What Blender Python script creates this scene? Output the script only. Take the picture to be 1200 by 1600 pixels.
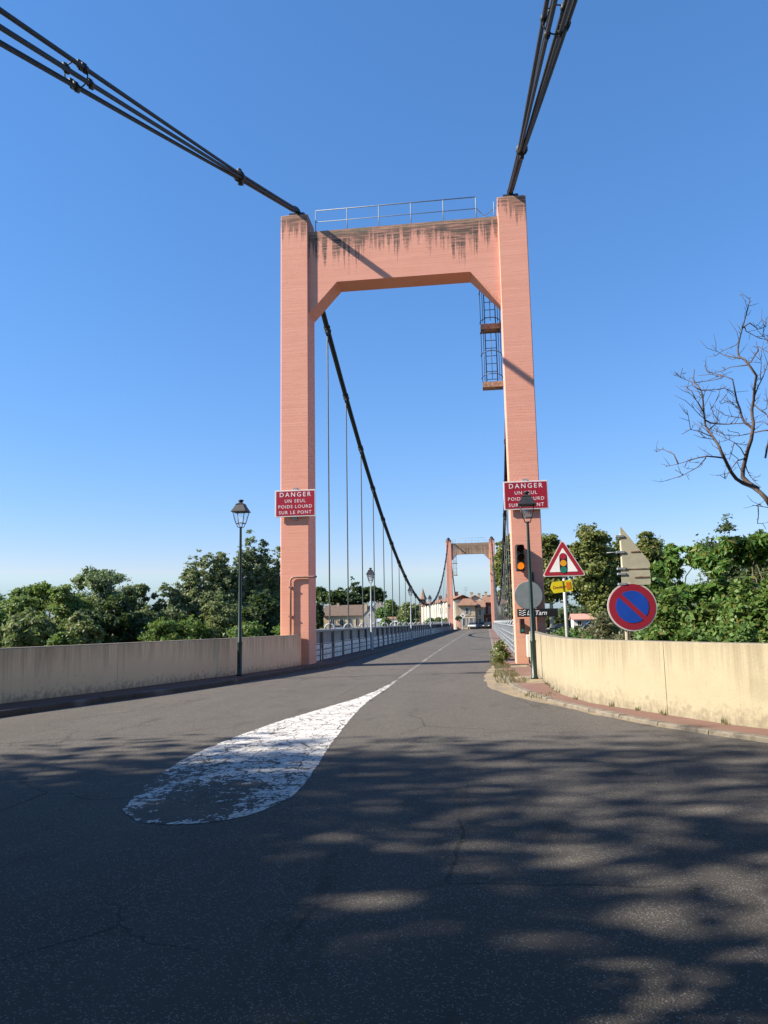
import bpy, bmesh, math, random
import numpy as np
from mathutils import Vector, Matrix
S = bpy.context.scene
for o in list(bpy.data.objects):
    bpy.data.objects.remove(o)
COL = S.collection
R = math.radians

# ------------------------------------------------------------------ camera
CAM = dict(pitch=0.1431, roll=0.0183, yaw=0.1286, f=1205.4)
cd = bpy.data.cameras.new('camera')
cam = bpy.data.objects.new('camera', cd)
COL.objects.link(cam)
cp, sp, cy, sy = math.cos(CAM['pitch']), math.sin(CAM['pitch']), math.cos(CAM['yaw']), math.sin(CAM['yaw'])
Fw = Vector((-sy * cp, cy * cp, sp))
Rt = Vector((cy, sy, 0))
Up = Rt.cross(Fw)
cr, sr = math.cos(CAM['roll']), math.sin(CAM['roll'])
R2 = Rt * cr - Up * sr
U2 = Up * cr + Rt * sr
mw = Matrix((R2, U2, -Fw)).transposed().to_4x4()
mw.translation = (0, 0, 1.6)
cam.matrix_world = mw
cd.sensor_fit = 'VERTICAL'
cd.sensor_height = 36.0
cd.lens = CAM['f'] / 1600 * 36.0
cd.clip_start = 0.05
cd.clip_end = 6000
S.camera = cam

# ------------------------------------------------------------------ world, sun, exposure
SUN_EL = R(35.0)
SUN_DIR = Vector((0.786, 0.231, -0.574)).normalized()      # travel direction of the light
w = bpy.data.worlds.new('World')
S.world = w
w.use_nodes = True
nt = w.node_tree
nt.nodes.clear()
sky = nt.nodes.new('ShaderNodeTexSky')
sky.sky_type = 'NISHITA'
sky.sun_disc = False
sky.sun_elevation = SUN_EL
sky.sun_rotation = math.atan2(-SUN_DIR.x, -SUN_DIR.y)
sky.air_density = 1.0
sky.dust_density = 0.0
sky.ozone_density = 4.0
bg = nt.nodes.new('ShaderNodeBackground')
bg.inputs[1].default_value = 0.094
wo = nt.nodes.new('ShaderNodeOutputWorld')
# even colour grade of the whole sky (softer gradient, bluer), the same for every direction
gm = nt.nodes.new('ShaderNodeGamma'); gm.inputs[1].default_value = 0.75
nt.links.new(sky.outputs[0], gm.inputs[0])
bw = nt.nodes.new('ShaderNodeRGBToBW'); nt.links.new(gm.outputs[0], bw.inputs[0])
sat = nt.nodes.new('ShaderNodeMix'); sat.data_type = 'RGBA'; sat.clamp_factor = False; sat.inputs[0].default_value = 2.06
nt.links.new(bw.outputs[0], sat.inputs[6]); nt.links.new(gm.outputs[0], sat.inputs[7])
tn = nt.nodes.new('ShaderNodeMix'); tn.data_type = 'RGBA'; tn.blend_type = 'MULTIPLY'; tn.inputs[0].default_value = 1.0
tn.inputs[7].default_value = (1.43, 1.01, 1.06, 1)
nt.links.new(sat.outputs[2], tn.inputs[6])
# the haze band keeps to pale blue: red and green never exceed a share of blue
sp_ = nt.nodes.new('ShaderNodeSeparateColor'); cb_ = nt.nodes.new('ShaderNodeCombineColor')
nt.links.new(tn.outputs[2], sp_.inputs[0])
for i_, k_ in ((0, 0.70), (1, 0.90)):
    ml = nt.nodes.new('ShaderNodeMath'); ml.operation = 'MULTIPLY'; ml.inputs[1].default_value = k_
    mn = nt.nodes.new('ShaderNodeMath'); mn.operation = 'MINIMUM'
    nt.links.new(sp_.outputs[2], ml.inputs[0]); nt.links.new(sp_.outputs[i_], mn.inputs[0]); nt.links.new(ml.outputs[0], mn.inputs[1])
    nt.links.new(mn.outputs[0], cb_.inputs[i_])
nt.links.new(sp_.outputs[2], cb_.inputs[2])
nt.links.new(cb_.outputs[0], bg.inputs[0])
nt.links.new(bg.outputs[0], wo.inputs[0])
sl = bpy.data.lights.new('sun', 'SUN')
sl.energy = 5.0
sl.angle = R(0.65)
sl.color = (1.0, 0.91, 0.78)
sun = bpy.data.objects.new('sun', sl)
COL.objects.link(sun)
sun.rotation_euler = SUN_DIR.to_track_quat('-Z', 'Y').to_euler()
S.view_settings.view_transform = 'Standard'
S.view_settings.look = 'None'
S.view_settings.gamma = 1
S.view_settings.exposure = 1.12
S.view_settings.use_curve_mapping = False
S.cycles.max_bounces = 8
S.cycles.transparent_max_bounces = 8

# ------------------------------------------------------------------ material helpers
class NB:
    def __init__(s, name):
        s.m = bpy.data.materials.new(name)
        s.m.use_nodes = True
        s.t = s.m.node_tree
        s.b = s.t.nodes['Principled BSDF']
        s._tc = None
    def n(s, typ, **kw):
        n = s.t.nodes.new('ShaderNode' + typ)
        for k, v in kw.items():
            setattr(n, k, v)
        return n
    def set(s, sock, v):
        if isinstance(v, bpy.types.NodeSocket):
            s.t.links.new(v, sock)
        else:
            if sock.type == 'RGBA' and len(v) == 3:
                v = (*v, 1)
            sock.default_value = v
    def pos(s):
        if s._tc is None:
            g = s.n('NewGeometry')
            s._tc = g.outputs['Position']
        return s._tc
    def objc(s):
        return s.n('TexCoord').outputs['Object']
    def map(s, vec, scale=(1, 1, 1), loc=(0, 0, 0), rot=(0, 0, 0)):
        n = s.n('Mapping')
        s.set(n.inputs['Vector'], vec)
        n.inputs['Scale'].default_value = scale
        n.inputs['Location'].default_value = loc
        n.inputs['Rotation'].default_value = rot
        return n.outputs[0]
    def noise(s, vec, scale=1, detail=4, rough=0.55, dist=0.0):
        n = s.n('TexNoise')
        s.set(n.inputs['Vector'], vec)
        n.inputs['Scale'].default_value = scale
        n.inputs['Detail'].default_value = detail
        n.inputs['Roughness'].default_value = rough
        n.inputs['Distortion'].default_value = dist
        return n.outputs[0]
    def voro(s, vec, scale=1, feature='F1', out='Distance', rnd=1.0):
        n = s.n('TexVoronoi', feature=feature)
        s.set(n.inputs['Vector'], vec)
        n.inputs['Scale'].default_value = scale
        n.inputs['Randomness'].default_value = rnd
        return n.outputs[out]
    def ramp(s, fac, stops, interp='LINEAR'):
        n = s.n('ValToRGB')
        cr_ = n.color_ramp
        cr_.interpolation = interp
        while len(cr_.elements) < len(stops):
            cr_.elements.new(0.5)
        for e, (p, c) in zip(cr_.elements, stops):
            e.position = p
            if not isinstance(c, (tuple, list)):
                c = (c, c, c)
            e.color = (*c[:3], 1)
        s.set(n.inputs[0], fac)
        return n.outputs[0]
    def mix(s, fac, a, b, mode='MIX'):
        n = s.n('Mix', data_type='RGBA', blend_type=mode)
        s.set(n.inputs[0], fac)
        s.set(n.inputs[6], a)
        s.set(n.inputs[7], b)
        return n.outputs[2]
    def math(s, op, a, b=0.5, clamp=False):
        n = s.n('Math', operation=op)
        n.use_clamp = clamp
        s.set(n.inputs[0], a)
        s.set(n.inputs[1], b)
        return n.outputs[0]
    def sep(s, vec):
        n = s.n('SeparateXYZ')
        s.set(n.inputs[0], vec)
        return n.outputs
    def mr(s, v, a, b, c=0.0, d=1.0):
        n = s.n('MapRange')
        s.set(n.inputs[0], v)
        for i, x in enumerate((a, b, c, d)):
            n.inputs[i + 1].default_value = x
        return n.outputs[0]
    def bump(s, h, strength=0.3, dist=0.02, normal=None):
        n = s.n('Bump')
        n.inputs['Strength'].default_value = strength
        n.inputs['Distance'].default_value = dist
        s.set(n.inputs['Height'], h)
        if normal is not None:
            s.set(n.inputs['Normal'], normal)
        return n.outputs[0]
    def out(s, color=None, rough=0.6, metal=0.0, normal=None, spec=None):
        if color is not None:
            s.set(s.b.inputs['Base Color'], color)
        s.set(s.b.inputs['Roughness'], rough)
        s.set(s.b.inputs['Metallic'], metal)
        if normal is not None:
            s.set(s.b.inputs['Normal'], normal)
        if spec is not None:
            s.set(s.b.inputs['Specular IOR Level'], spec)
        return s.m

def plain(name, c, rough=0.55, metal=0.0, var=0.18, scale=3.0, bump=0.0):
    b = NB(name)
    nz = b.noise(b.pos(), scale, 5)
    lo = tuple(x * (1 - var) for x in c)
    hi = tuple(min(1, x * (1 + var)) for x in c)
    col = b.ramp(nz, [(0.3, lo), (0.7, hi)])
    nrm = b.bump(b.noise(b.pos(), scale * 12, 3), bump, 0.01) if bump else None
    return b.out(col, rough, metal, nrm)

# asphalt -----------------------------------------------------------
def asphalt_color(b):
    p = b.pos()
    big = b.noise(p, 0.35, 5, 0.6)
    mid = b.noise(b.map(p, (1.2, 0.12, 1)), 1.0, 4)           # long tyre-worn streaks along the road
    base = b.mix(big, (0.096, 0.085, 0.074), (0.148, 0.132, 0.114))
    base = b.mix(b.math('MULTIPLY', b.mr(mid, 0.4, 0.7), 0.45), base, (0.158, 0.142, 0.124))
    cell = b.voro(p, 95, 'F1', 'Color')
    cv = b.sep(cell)[0]
    d = b.voro(p, 95, 'F1', 'Distance')
    dens = b.mr(b.noise(p, 2.6, 4, 0.7), 0.35, 0.65, 0.93, 0.70)
    stone = b.math('MULTIPLY', b.math('GREATER_THAN', cv, dens), b.math('LESS_THAN', d, 0.42))
    c2 = b.voro(p, 42, 'F1', 'Color'); d2_ = b.voro(p, 42, 'F1', 'Distance')
    stone2 = b.math('MULTIPLY', b.math('GREATER_THAN', b.sep(c2)[1], 0.93), b.math('LESS_THAN', d2_, 0.24))
    stone = b.math('MAXIMUM', stone, stone2)
    base = b.mix(b.math('MULTIPLY', b.mr(cv, 0, 1), 0.55), base, b.mix(cv, (0.03, 0.03, 0.031), (0.15, 0.142, 0.13)))
    base = b.mix(b.math('MULTIPLY', stone, 0.72), base, (0.36, 0.34, 0.31))
    fine = b.noise(p, 330, 2)
    base = b.mix(b.mr(fine, 0.35, 0.75, 0, 0.5), base, b.mix(0.5, base, (0.02, 0.02, 0.02)))
    # oil drips down the lane middles and pale scuffs
    oil = b.math('MULTIPLY', b.mr(b.noise(b.map(p, (1.6, 0.5, 1), (5, 2, 0)), 1.0, 5, 0.7), 0.56, 0.72), 0.45)
    base = b.mix(oil, base, (0.040, 0.036, 0.032))
    scuff = b.math('MULTIPLY', b.mr(b.noise(b.map(p, (0.9, 3.2, 1), (1, 9, 0), (0, 0, 0.35)), 1.0, 5, 0.75), 0.60, 0.74), 0.30)
    base = b.mix(scuff, base, (0.19, 0.17, 0.14))
    # hairline cracks
    wp = b.noise(p, 1.4, 4)
    vec = b.n('VectorMath', operation='ADD')
    b.set(vec.inputs[0], p)
    b.set(vec.inputs[1], b.mix(0.5, (0, 0, 0), wp))
    e = b.voro(vec.outputs[0], 0.33, 'DISTANCE_TO_EDGE')
    crack = b.math('MULTIPLY', b.math('LESS_THAN', e, 0.0045), b.mr(b.noise(p, 0.3, 3), 0.46, 0.54))
    base = b.mix(b.math('MULTIPLY', crack, 0.42), base, (0.02, 0.02, 0.021))
    hgt = b.math('ADD', b.math('MULTIPLY', d, -1.0), b.math('MULTIPLY', fine, 0.5))
    nrm = b.bump(hgt, 0.75, 0.006)
    return base, nrm, d, fine

b = NB('asphalt')
c_, n_, _, _ = asphalt_color(b)
M_ASPH = b.out(c_, 0.9, 0, n_, 0.06)

b = NB('worn_paint')
ac, an, ad, af = asphalt_color(b)
p = b.pos()
cv_ = b.n('VectorMath', operation='ADD')
b.set(cv_.inputs[0], p)
b.set(cv_.inputs[1], b.mix(0.35, (0, 0, 0), b.noise(p, 3.0, 4)))
e1 = b.voro(b.map(cv_.outputs[0], (1.6, 1.1, 1)), 2.3, 'DISTANCE_TO_EDGE')
e2 = b.voro(b.map(cv_.outputs[0], (1.3, 1.6, 1), (3, 1, 0)), 6.5, 'DISTANCE_TO_EDGE')
cr1 = b.math('LESS_THAN', e1, 0.030)
wearn = b.noise(p, 1.1, 6, 0.7)
wearf = b.noise(b.map(p, (1, 0.7, 1)), 9, 5, 0.7)
pos = b.sep(p)
# scrubbed by traffic: a bare patch near the round end, a broken band round it, the outline still standing
dx_ = b.math('DIVIDE', b.math('SUBTRACT', pos[0], -2.70), 0.62)
dy_ = b.math('DIVIDE', b.math('SUBTRACT', pos[1], 7.25), 1.25)
rad = b.math('SQRT', b.math('ADD', b.math('MULTIPLY', dx_, dx_), b.math('MULTIPLY', dy_, dy_)))
core = b.mr(rad, 0.55, 1.0, 1.0, 0.0)
band = b.math('MULTIPLY', b.mr(rad, 1.0, 1.25, 0.0, 1.0), b.mr(pos[1], 9.6, 8.0, 0.0, 1.0))
band = b.math('MULTIPLY', band, b.mr(pos[0], -2.7, -3.1, 0.0, 1.0))
outl = b.n('Attribute', attribute_name='edge').outputs['Fac']
wear = b.math('ADD', b.math('MULTIPLY', core, 0.27), b.math('MULTIPLY', band, 0.30))
wear = b.math('ADD', wear, b.mr(pos[1], 12.0, 7.0, 0.0, 0.17))
wear = b.math('ADD', wear, b.mr(pos[1], 17.0, 22.5, 0.0, 0.34))
wear = b.math('ADD', wear, b.math('MULTIPLY', b.math('SUBTRACT', wearn, 0.5), 0.70))
wear = b.math('ADD', wear, b.math('MULTIPLY', b.math('SUBTRACT', wearf, 0.5), 1.55))
wear = b.math('ADD', wear, b.mr(e2, 0.0, 0.10, 0.30, 0.0))
wear = b.math('SUBTRACT', wear, b.math('MULTIPLY', b.mr(outl, 0.35, 0.8), b.math('MULTIPLY', b.mr(pos[1], 9.5, 7.5, 0.0, 1.0), 0.09)))
gone = b.mr(wear, 0.25, 0.31)
gone = b.math('MAXIMUM', gone, b.math('MULTIPLY', cr1, b.mr(b.noise(p, 2.2, 3), 0.34, 0.46)))
gone = b.math('MAXIMUM', gone, b.math('MULTIPLY', b.mr(ad, 0.55, 0.75), 0.35))
pc = b.mix(b.noise(p, 2.5, 5), (0.56, 0.535, 0.50), (0.76, 0.74, 0.71))
pc = b.mix(b.mr(af, 0.5, 0.8, 0, 0.4), pc, (0.42, 0.40, 0.38))
M_PAINT = b.out(b.mix(gone, pc, ac), 0.88, 0, an, 0.08)

b = NB('faint_line')
ac, an, ad, af = asphalt_color(b)
p = b.pos()
fl = b.mr(b.math('ADD', b.noise(p, 6, 5, 0.7), b.math('MULTIPLY', b.noise(p, 0.4, 2), 0.4)), 0.62, 0.85)
M_LINE = b.out(b.mix(b.math('MULTIPLY', fl, 0.6), ac, (0.5, 0.48, 0.45)), 0.88, 0, an, 0.08)

b = NB('red_pavement')
p = b.pos()
c = b.mix(b.noise(p, 1.2, 6, 0.65), (0.12, 0.058, 0.042), (0.215, 0.105, 0.075))
c = b.mix(b.mr(b.noise(p, 0.7, 4), 0.55, 0.72, 0, 0.6), c, (0.26, 0.18, 0.12))
cell = b.sep(b.voro(p, 110, 'F1', 'Color'))[0]
c = b.mix(b.math('MULTIPLY', cell, 0.35), c, (0.30, 0.20, 0.16))
c = b.mix(b.mr(b.noise(p, 160, 2), 0.4, 0.8, 0, 0.4), c, (0.05, 0.03, 0.025))
M_PAVE = b.out(c, 0.85, 0, b.bump(b.voro(p, 110), 0.5, 0.004))

b = NB('kerb_concrete')
p = b.pos()
c = b.mix(b.noise(p, 2.5, 6, 0.7), (0.13, 0.108, 0.080), (0.27, 0.235, 0.18))
c = b.mix(b.mr(b.noise(p, 7, 5, .7), 0.47, 0.60, 0, 0.75), c, (0.10, 0.085, 0.062))
M_KERB = b.out(c, 0.9, 0, b.bump(b.noise(p, 26, 5, 0.7), 0.6, 0.02))
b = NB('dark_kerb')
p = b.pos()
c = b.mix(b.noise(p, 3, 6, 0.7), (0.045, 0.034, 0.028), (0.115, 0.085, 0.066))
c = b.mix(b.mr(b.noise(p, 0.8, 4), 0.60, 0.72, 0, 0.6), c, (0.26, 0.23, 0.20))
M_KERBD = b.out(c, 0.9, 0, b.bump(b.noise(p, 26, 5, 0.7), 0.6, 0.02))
b = NB('red_pavement_shade_tint')  # darker copy of the red pavement, the wall's shade put into its colour
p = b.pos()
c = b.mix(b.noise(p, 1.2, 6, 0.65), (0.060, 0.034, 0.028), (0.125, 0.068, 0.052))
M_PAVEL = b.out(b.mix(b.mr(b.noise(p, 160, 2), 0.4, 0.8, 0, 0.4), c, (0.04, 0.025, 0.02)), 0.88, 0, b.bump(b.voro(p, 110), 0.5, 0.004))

b = NB('sand')
p = b.pos()
c = b.mix(b.noise(p, 4, 6, 0.7), (0.17, 0.125, 0.07), (0.33, 0.25, 0.145))
c = b.mix(b.mr(b.noise(p, 90, 3), 0.4, 0.7, 0, 0.5), c, (0.45, 0.36, 0.22))
ac, an, _, _ = asphalt_color(b)
c = b.mix(b.mr(b.math('ADD', b.noise(p, 1.6, 6, 0.75), b.math('MULTIPLY', b.noise(p, 14, 4), 0.25)), 0.47, 0.66), ac, c)
M_SAND = b.out(c, 0.95, 0, b.bump(b.noise(p, 60, 4), 0.4, 0.01))

def stained_wall(name, lo, hi, ztop, dirt=(0.10, 0.085, 0.065), amount=1.0):
    b = NB(name)
    p = b.pos()
    z = b.sep(p)[2]
    c = b.mix(b.noise(p, 1.3, 6, 0.65), lo, hi)
    st = b.noise(b.map(p, (7, 7, 0.35)), 1.0, 6, 0.65)
    st2 = b.noise(b.map(p, (22, 22, 0.8)), 1.0, 4, 0.6)
    top = b.mr(z, ztop - 0.75, ztop, 0.0, 0.34)
    bot = b.mr(z, 0.42, 0.10, 0.0, 0.30)
    st = b.math('ADD', st, b.math('MULTIPLY', b.math('SUBTRACT', b.noise(b.map(p, (0.55, 0.55, 0.3)), 1, 4, 0.6), 0.5), 0.55))
    s1 = b.math('ADD', b.math('ADD', st, b.math('MULTIPLY', b.math('SUBTRACT', st2, 0.5), 0.5)), b.math('ADD', top, b.math('MULTIPLY', bot, 0.6)))
    m1 = b.math('MULTIPLY', b.mr(s1, 0.60, 0.98), 0.62 * amount)
    c = b.mix(m1, c, dirt)
    foot = b.math('MULTIPLY', b.mr(b.math('ADD', b.noise(p, 9, 5, 0.7), bot), 0.60, 0.85), 0.55)
    c = b.mix(foot, c, (0.13, 0.105, 0.075))
    # thin dark lip along the top edge
    lip = b.math('MULTIPLY', b.mr(b.math('ADD', z, b.math('MULTIPLY', b.noise(p, 12, 4), 0.05)), ztop + 0.0, ztop + 0.03), 0.7)
    c = b.mix(lip, c, (0.15, 0.135, 0.11))
    nrm = b.bump(b.math('ADD', b.noise(p, 35, 5, 0.6), b.math('MULTIPLY', b.noise(p, 4, 3), 1.5)), 0.25, 0.02)
    return b.out(c, 0.88, 0, nrm)
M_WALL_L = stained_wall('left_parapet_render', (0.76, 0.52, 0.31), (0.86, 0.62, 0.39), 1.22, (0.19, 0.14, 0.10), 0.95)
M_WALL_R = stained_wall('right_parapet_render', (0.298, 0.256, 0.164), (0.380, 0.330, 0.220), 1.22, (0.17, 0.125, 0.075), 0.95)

def salmon(name, stain_z0, stain_z1, stain=1.0, base=((0.69, 0.298, 0.21), (0.81, 0.388, 0.278))):
    b = NB(name)
    p = b.pos()
    x, y, z = b.sep(p)
    c = b.mix(b.noise(p, 0.8, 6, 0.65), *base)
    # form-board courses, each course a slightly different tone, joints a touch darker
    board = b.noise(b.map(p, (0.25, 0.25, 9.0)), 1.0, 2)
    c = b.mix(b.mr(board, 0.35, 0.65, 0, 0.25), c, (0.60, 0.24, 0.15))
    zz = b.math('ADD', b.math('MULTIPLY', z, 9.0), b.math('MULTIPLY', b.noise(p, 1.5, 3), 0.6))
    fr = b.math('FRACT', zz)
    joint = b.math('MULTIPLY', b.math('LESS_THAN', fr, 0.13), b.mr(b.noise(b.map(p, (2, 2, 6)), 1, 3), 0.42, 0.58))
    c = b.mix(b.math('MULTIPLY', joint, 0.22), c, (0.34, 0.13, 0.09))
    # chipped flakes
    chip = b.mr(b.noise(p, 5.5, 6, 0.72), 0.64, 0.68)
    c = b.mix(b.math('MULTIPLY', chip, 0.6), c, (0.36, 0.24, 0.18))
    # pale worn foot
    foot = b.math('MULTIPLY', b.mr(b.math('ADD', b.noise(b.map(p, (2, 2, 0.6)), 1, 5), b.mr(z, 4.0, 0.5, -0.5, 0.25)), 0.42, 0.75), 0.55)
    c = b.mix(foot, c, (0.58, 0.36, 0.24))
    # black lichen drips from the top, each of its own length
    tdep = b.mr(z, stain_z1, stain_z0, 0.0, 1.0)
    tdep.node.clamp = False
    col1 = b.noise(b.map(p, (7.5, 7.5, 0.22)), 1, 4, 0.65)
    col2 = b.noise(b.map(p, (0.75, 0.75, 0.05), (2.2, 0, 0)), 1, 2)
    Ld = b.math('ADD', 0.27, b.math('MULTIPLY', b.mr(col1, 0.38, 0.68, 0.0, 1.15), b.mr(col2, 0.34, 0.56, 0.35, 1.2)))
    rag = b.math('MULTIPLY', b.math('SUBTRACT', b.noise(b.map(p, (9, 9, 13)), 1, 6, 0.8), 0.5), 0.95)
    s_ = b.math('ADD', b.math('SUBTRACT', Ld, tdep), rag)
    brk = b.mr(b.noise(b.map(p, (1.2, 1.2, 16)), 1, 3), 0.35, 0.6, 0.45, 1.0)
    sm = b.math('MULTIPLY', b.math('MULTIPLY', b.mr(s_, -0.14, 0.30), brk), 0.92 * stain)
    dash = b.math('MULTIPLY', b.mr(b.noise(b.map(p, (2.2, 2.2, 15)), 1, 5, 0.75), 0.62, 0.72), b.mr(z, stain_z0 - 1.6, stain_z1, 0.0, 0.5))
    sm = b.math('MAXIMUM', sm, dash)
    lich = b.mix(b.noise(p, 7, 6, 0.7), (0.028, 0.024, 0.021), (0.13, 0.105, 0.08))
    topb = b.mr(b.math('ADD', tdep, b.math('MULTIPLY', b.math('SUBTRACT', b.noise(p, 6, 5, 0.7), 0.5), 0.3)), 0.20, 0.05, 0.0, 0.75)
    lich = b.mix(topb, lich, b.mix(b.noise(p, 11, 4), (0.10, 0.085, 0.055), (0.34, 0.28, 0.18)))
    c = b.mix(sm, c, lich)
    h = b.math('ADD', b.math('MULTIPLY', joint, -1.2), b.math('MULTIPLY', b.noise(p, 40, 4), 0.5))
    h = b.math('ADD', h, b.math('MULTIPLY', b.noise(b.map(p, (0.5, 0.5, 14)), 1, 3), 1.6))
    nrm = b.bump(h, 0.26, 0.012)
    return b.out(c, 0.85, 0, nrm)
M_PIER = salmon('salmon_concrete', 17.3, 18.27, 0.95)
M_BEAM = salmon('salmon_beam', 16.2, 17.52, 1.1)
M_BEAM2 = salmon('weathered_beam', 14.2, 17.5, 0.9, ((0.42, 0.27, 0.17), (0.50, 0.34, 0.22)))

b = NB('tarred_cable')
p = b.objc()
lay = b.math('SINE', b.math('ADD', b.math('MULTIPLY', b.sep(p)[1], 95.0), b.math('MULTIPLY', b.sep(p)[2], 140.0)))
c = b.mix(b.noise(p, 5, 5, 0.7), (0.013, 0.015, 0.016), (0.038, 0.036, 0.034))
c = b.mix(b.mr(b.noise(p, 2.0, 5, 0.7), 0.60, 0.72, 0, 0.5), c, (0.085, 0.06, 0.045))
M_CABLE = b.out(c, 0.62, 0, b.bump(lay, 0.35, 0.004))
M_IRON = plain('black_iron', (0.018, 0.019, 0.021), 0.5, 0, 0.3, 9)
M_LAMPG = plain('dark_green_paint', (0.010, 0.026, 0.020), 0.38, 0, 0.25, 5)
M_HANG = plain('hanger_steel', (0.085, 0.087, 0.082), 0.5, 0, 0.35, 7)
M_GALV = plain('galvanised_steel', (0.24, 0.27, 0.30), 0.6, 0.0, 0.15, 8)
M_LGREY = plain('light_grey_paint', (0.33, 0.35, 0.355), 0.5, 0, 0.2, 4)
M_GIRD = plain('girder_grey_paint', (0.22, 0.225, 0.23), 0.5, 0, 0.3, 3)
M_GIRDD = plain('girder_dark_paint', (0.085, 0.088, 0.092), 0.5, 0, 0.3, 3)
M_WHITEP = plain('white_plate_paint', (0.80, 0.79, 0.76), 0.55, 0, 0.12, 2.5)
M_LADDER = plain('blue_grey_steel', (0.07, 0.085, 0.12), 0.5, 0.2, 0.3, 6)
M_RUST = plain('rusty_platform', (0.25, 0.175, 0.12), 0.8, 0, 0.5, 9)
M_PIPE = plain('brown_conduit', (0.24, 0.13, 0.10), 0.55, 0, 0.25, 7)
M_SRED = plain('sign_red', (0.33, 0.016, 0.035), 0.35, 0, 0.10, 2)
M_SWHITE = plain('sign_white', (0.78, 0.77, 0.76), 0.35, 0, 0.06, 3)
M_SBLUE = plain('sign_blue', (0.010, 0.065, 0.42), 0.32, 0, 0.10, 2)
M_SBORD = plain('sign_border_pale', (0.66, 0.60, 0.58), 0.4, 0, 0.08, 3)
M_SBLACK = plain('sign_black', (0.014, 0.013, 0.014), 0.35, 0, 0.2, 3)
M_SYEL = plain('sign_yellow', (0.90, 0.72, 0.02), 0.4, 0, 0.06, 3)
M_SORANGE = plain('sign_orange', (0.80, 0.25, 0.02), 0.4, 0, 0.1, 3)
M_SGREEN = plain('sign_green', (0.015, 0.17, 0.13), 0.35, 0, 0.1, 3)
M_SAMBER = plain('sign_amber', (0.70, 0.30, 0.02), 0.35, 0, 0.1, 3)
M_SBACK = plain('sign_back_grey', (0.20, 0.225, 0.225), 0.45, 0.1, 0.12, 4)
M_SBEIGE = plain('sign_back_beige', (0.46, 0.43, 0.32), 0.5, 0, 0.12, 5)
M_POST = plain('post_pale_grey', (0.42, 0.41, 0.37), 0.42, 0.1, 0.12, 6)
M_POSTB = plain('post_beige', (0.40, 0.35, 0.25), 0.5, 0, 0.12, 6)
M_BOX = plain('cabinet_cream', (0.62, 0.62, 0.57), 0.5, 0, 0.08, 4)
M_HOUS = plain('signal_housing_black', (0.015, 0.015, 0.016), 0.42, 0, 0.2, 8)
M_LENSR = plain('lens_dark_red', (0.05, 0.006, 0.006), 0.12, 0, 0.1, 4)
M_LENSA = plain('lens_dark_amber', (0.05, 0.022, 0.006), 0.12, 0, 0.1, 4)
b = NB('lens_lit_amber')   # the burning lamp of the traffic light
b.b.inputs['Emission Color'].default_value = (1.0, 0.22, 0.01, 1)
b.b.inputs['Emission Strength'].default_value = 0.48
M_LIT = b.out((0.8, 0.25, 0.02), 0.3)
b = NB('lantern_glass')
b.out((0.7, 0.75, 0.8), 0.08)
tb = b.n('BsdfTransparent')
mx = b.n('MixShader'); mx.inputs[0].default_value = 0.90
b.t.links.new(b.b.outputs[0], mx.inputs[1]); b.t.links.new(tb.outputs[0], mx.inputs[2])
b.t.links.new(mx.outputs[0], b.t.nodes['Material Output'].inputs[0])
M_LGLASS = b.m
b = NB('frosted_glass')
b.b.inputs['Transmission Weight'].default_value = 0.35
M_FGLASS = b.out((0.85, 0.86, 0.86), 0.35)
M_GLASS = plain('window_glass', (0.025, 0.03, 0.035), 0.08, 0, 0.2, 1)

def masonry(name, lo, hi, sc=2.0, rough=0.9):
    b = NB(name)
    p = b.pos()
    c = b.mix(b.noise(p, sc, 6, 0.7), lo, hi)
    c = b.mix(b.mr(b.noise(b.map(p, (1.5, 1.5, 0.25)), 1, 4), 0.52, 0.75, 0, 0.4), c, tuple(x * 0.5 for x in lo))
    return b.out(c, rough, 0, b.bump(b.noise(p, 8, 4), 0.2, 0.03))
M_CREAM = masonry('cream_render', (0.60, 0.54, 0.40), (0.74, 0.68, 0.53))
M_OCHRE = masonry('ochre_render', (0.40, 0.32, 0.215), (0.52, 0.43, 0.30))
M_STONE = masonry('beige_rubble_stone', (0.36, 0.28, 0.18), (0.60, 0.49, 0.33), 4)
M_WHITER = masonry('white_render', (0.68, 0.67, 0.63), (0.80, 0.79, 0.75))
M_GREYR = masonry('grey_render', (0.28, 0.27, 0.26), (0.36, 0.35, 0.33))
M_BLUER = masonry('blue_grey_tin', (0.26, 0.30, 0.34), (0.36, 0.40, 0.44))
M_BRICKM = masonry('brick_render', (0.20, 0.085, 0.06), (0.31, 0.15, 0.10), 3)
M_PINKR = masonry('pink_roof_tile', (0.42, 0.20, 0.15), (0.55, 0.32, 0.25), 3)
M_SHUT = plain('shutter_grey', (0.34, 0.34, 0.31), 0.6, 0, 0.12, 3)
M_SLATE = masonry('slate_roof', (0.11, 0.10, 0.10), (0.18, 0.165, 0.16), 3)
M_BARK = masonry('bark', (0.09, 0.07, 0.05), (0.17, 0.14, 0.105), 5)
M_PLBARK = masonry('pale_bark', (0.34, 0.31, 0.24), (0.52, 0.48, 0.38), 3)
M_DEAD = masonry('dead_wood', (0.035, 0.024, 0.020), (0.12, 0.085, 0.068), 6)
M_SPIRE = masonry('spire_brick', (0.20, 0.13, 0.10), (0.27, 0.18, 0.13), 2)

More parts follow.
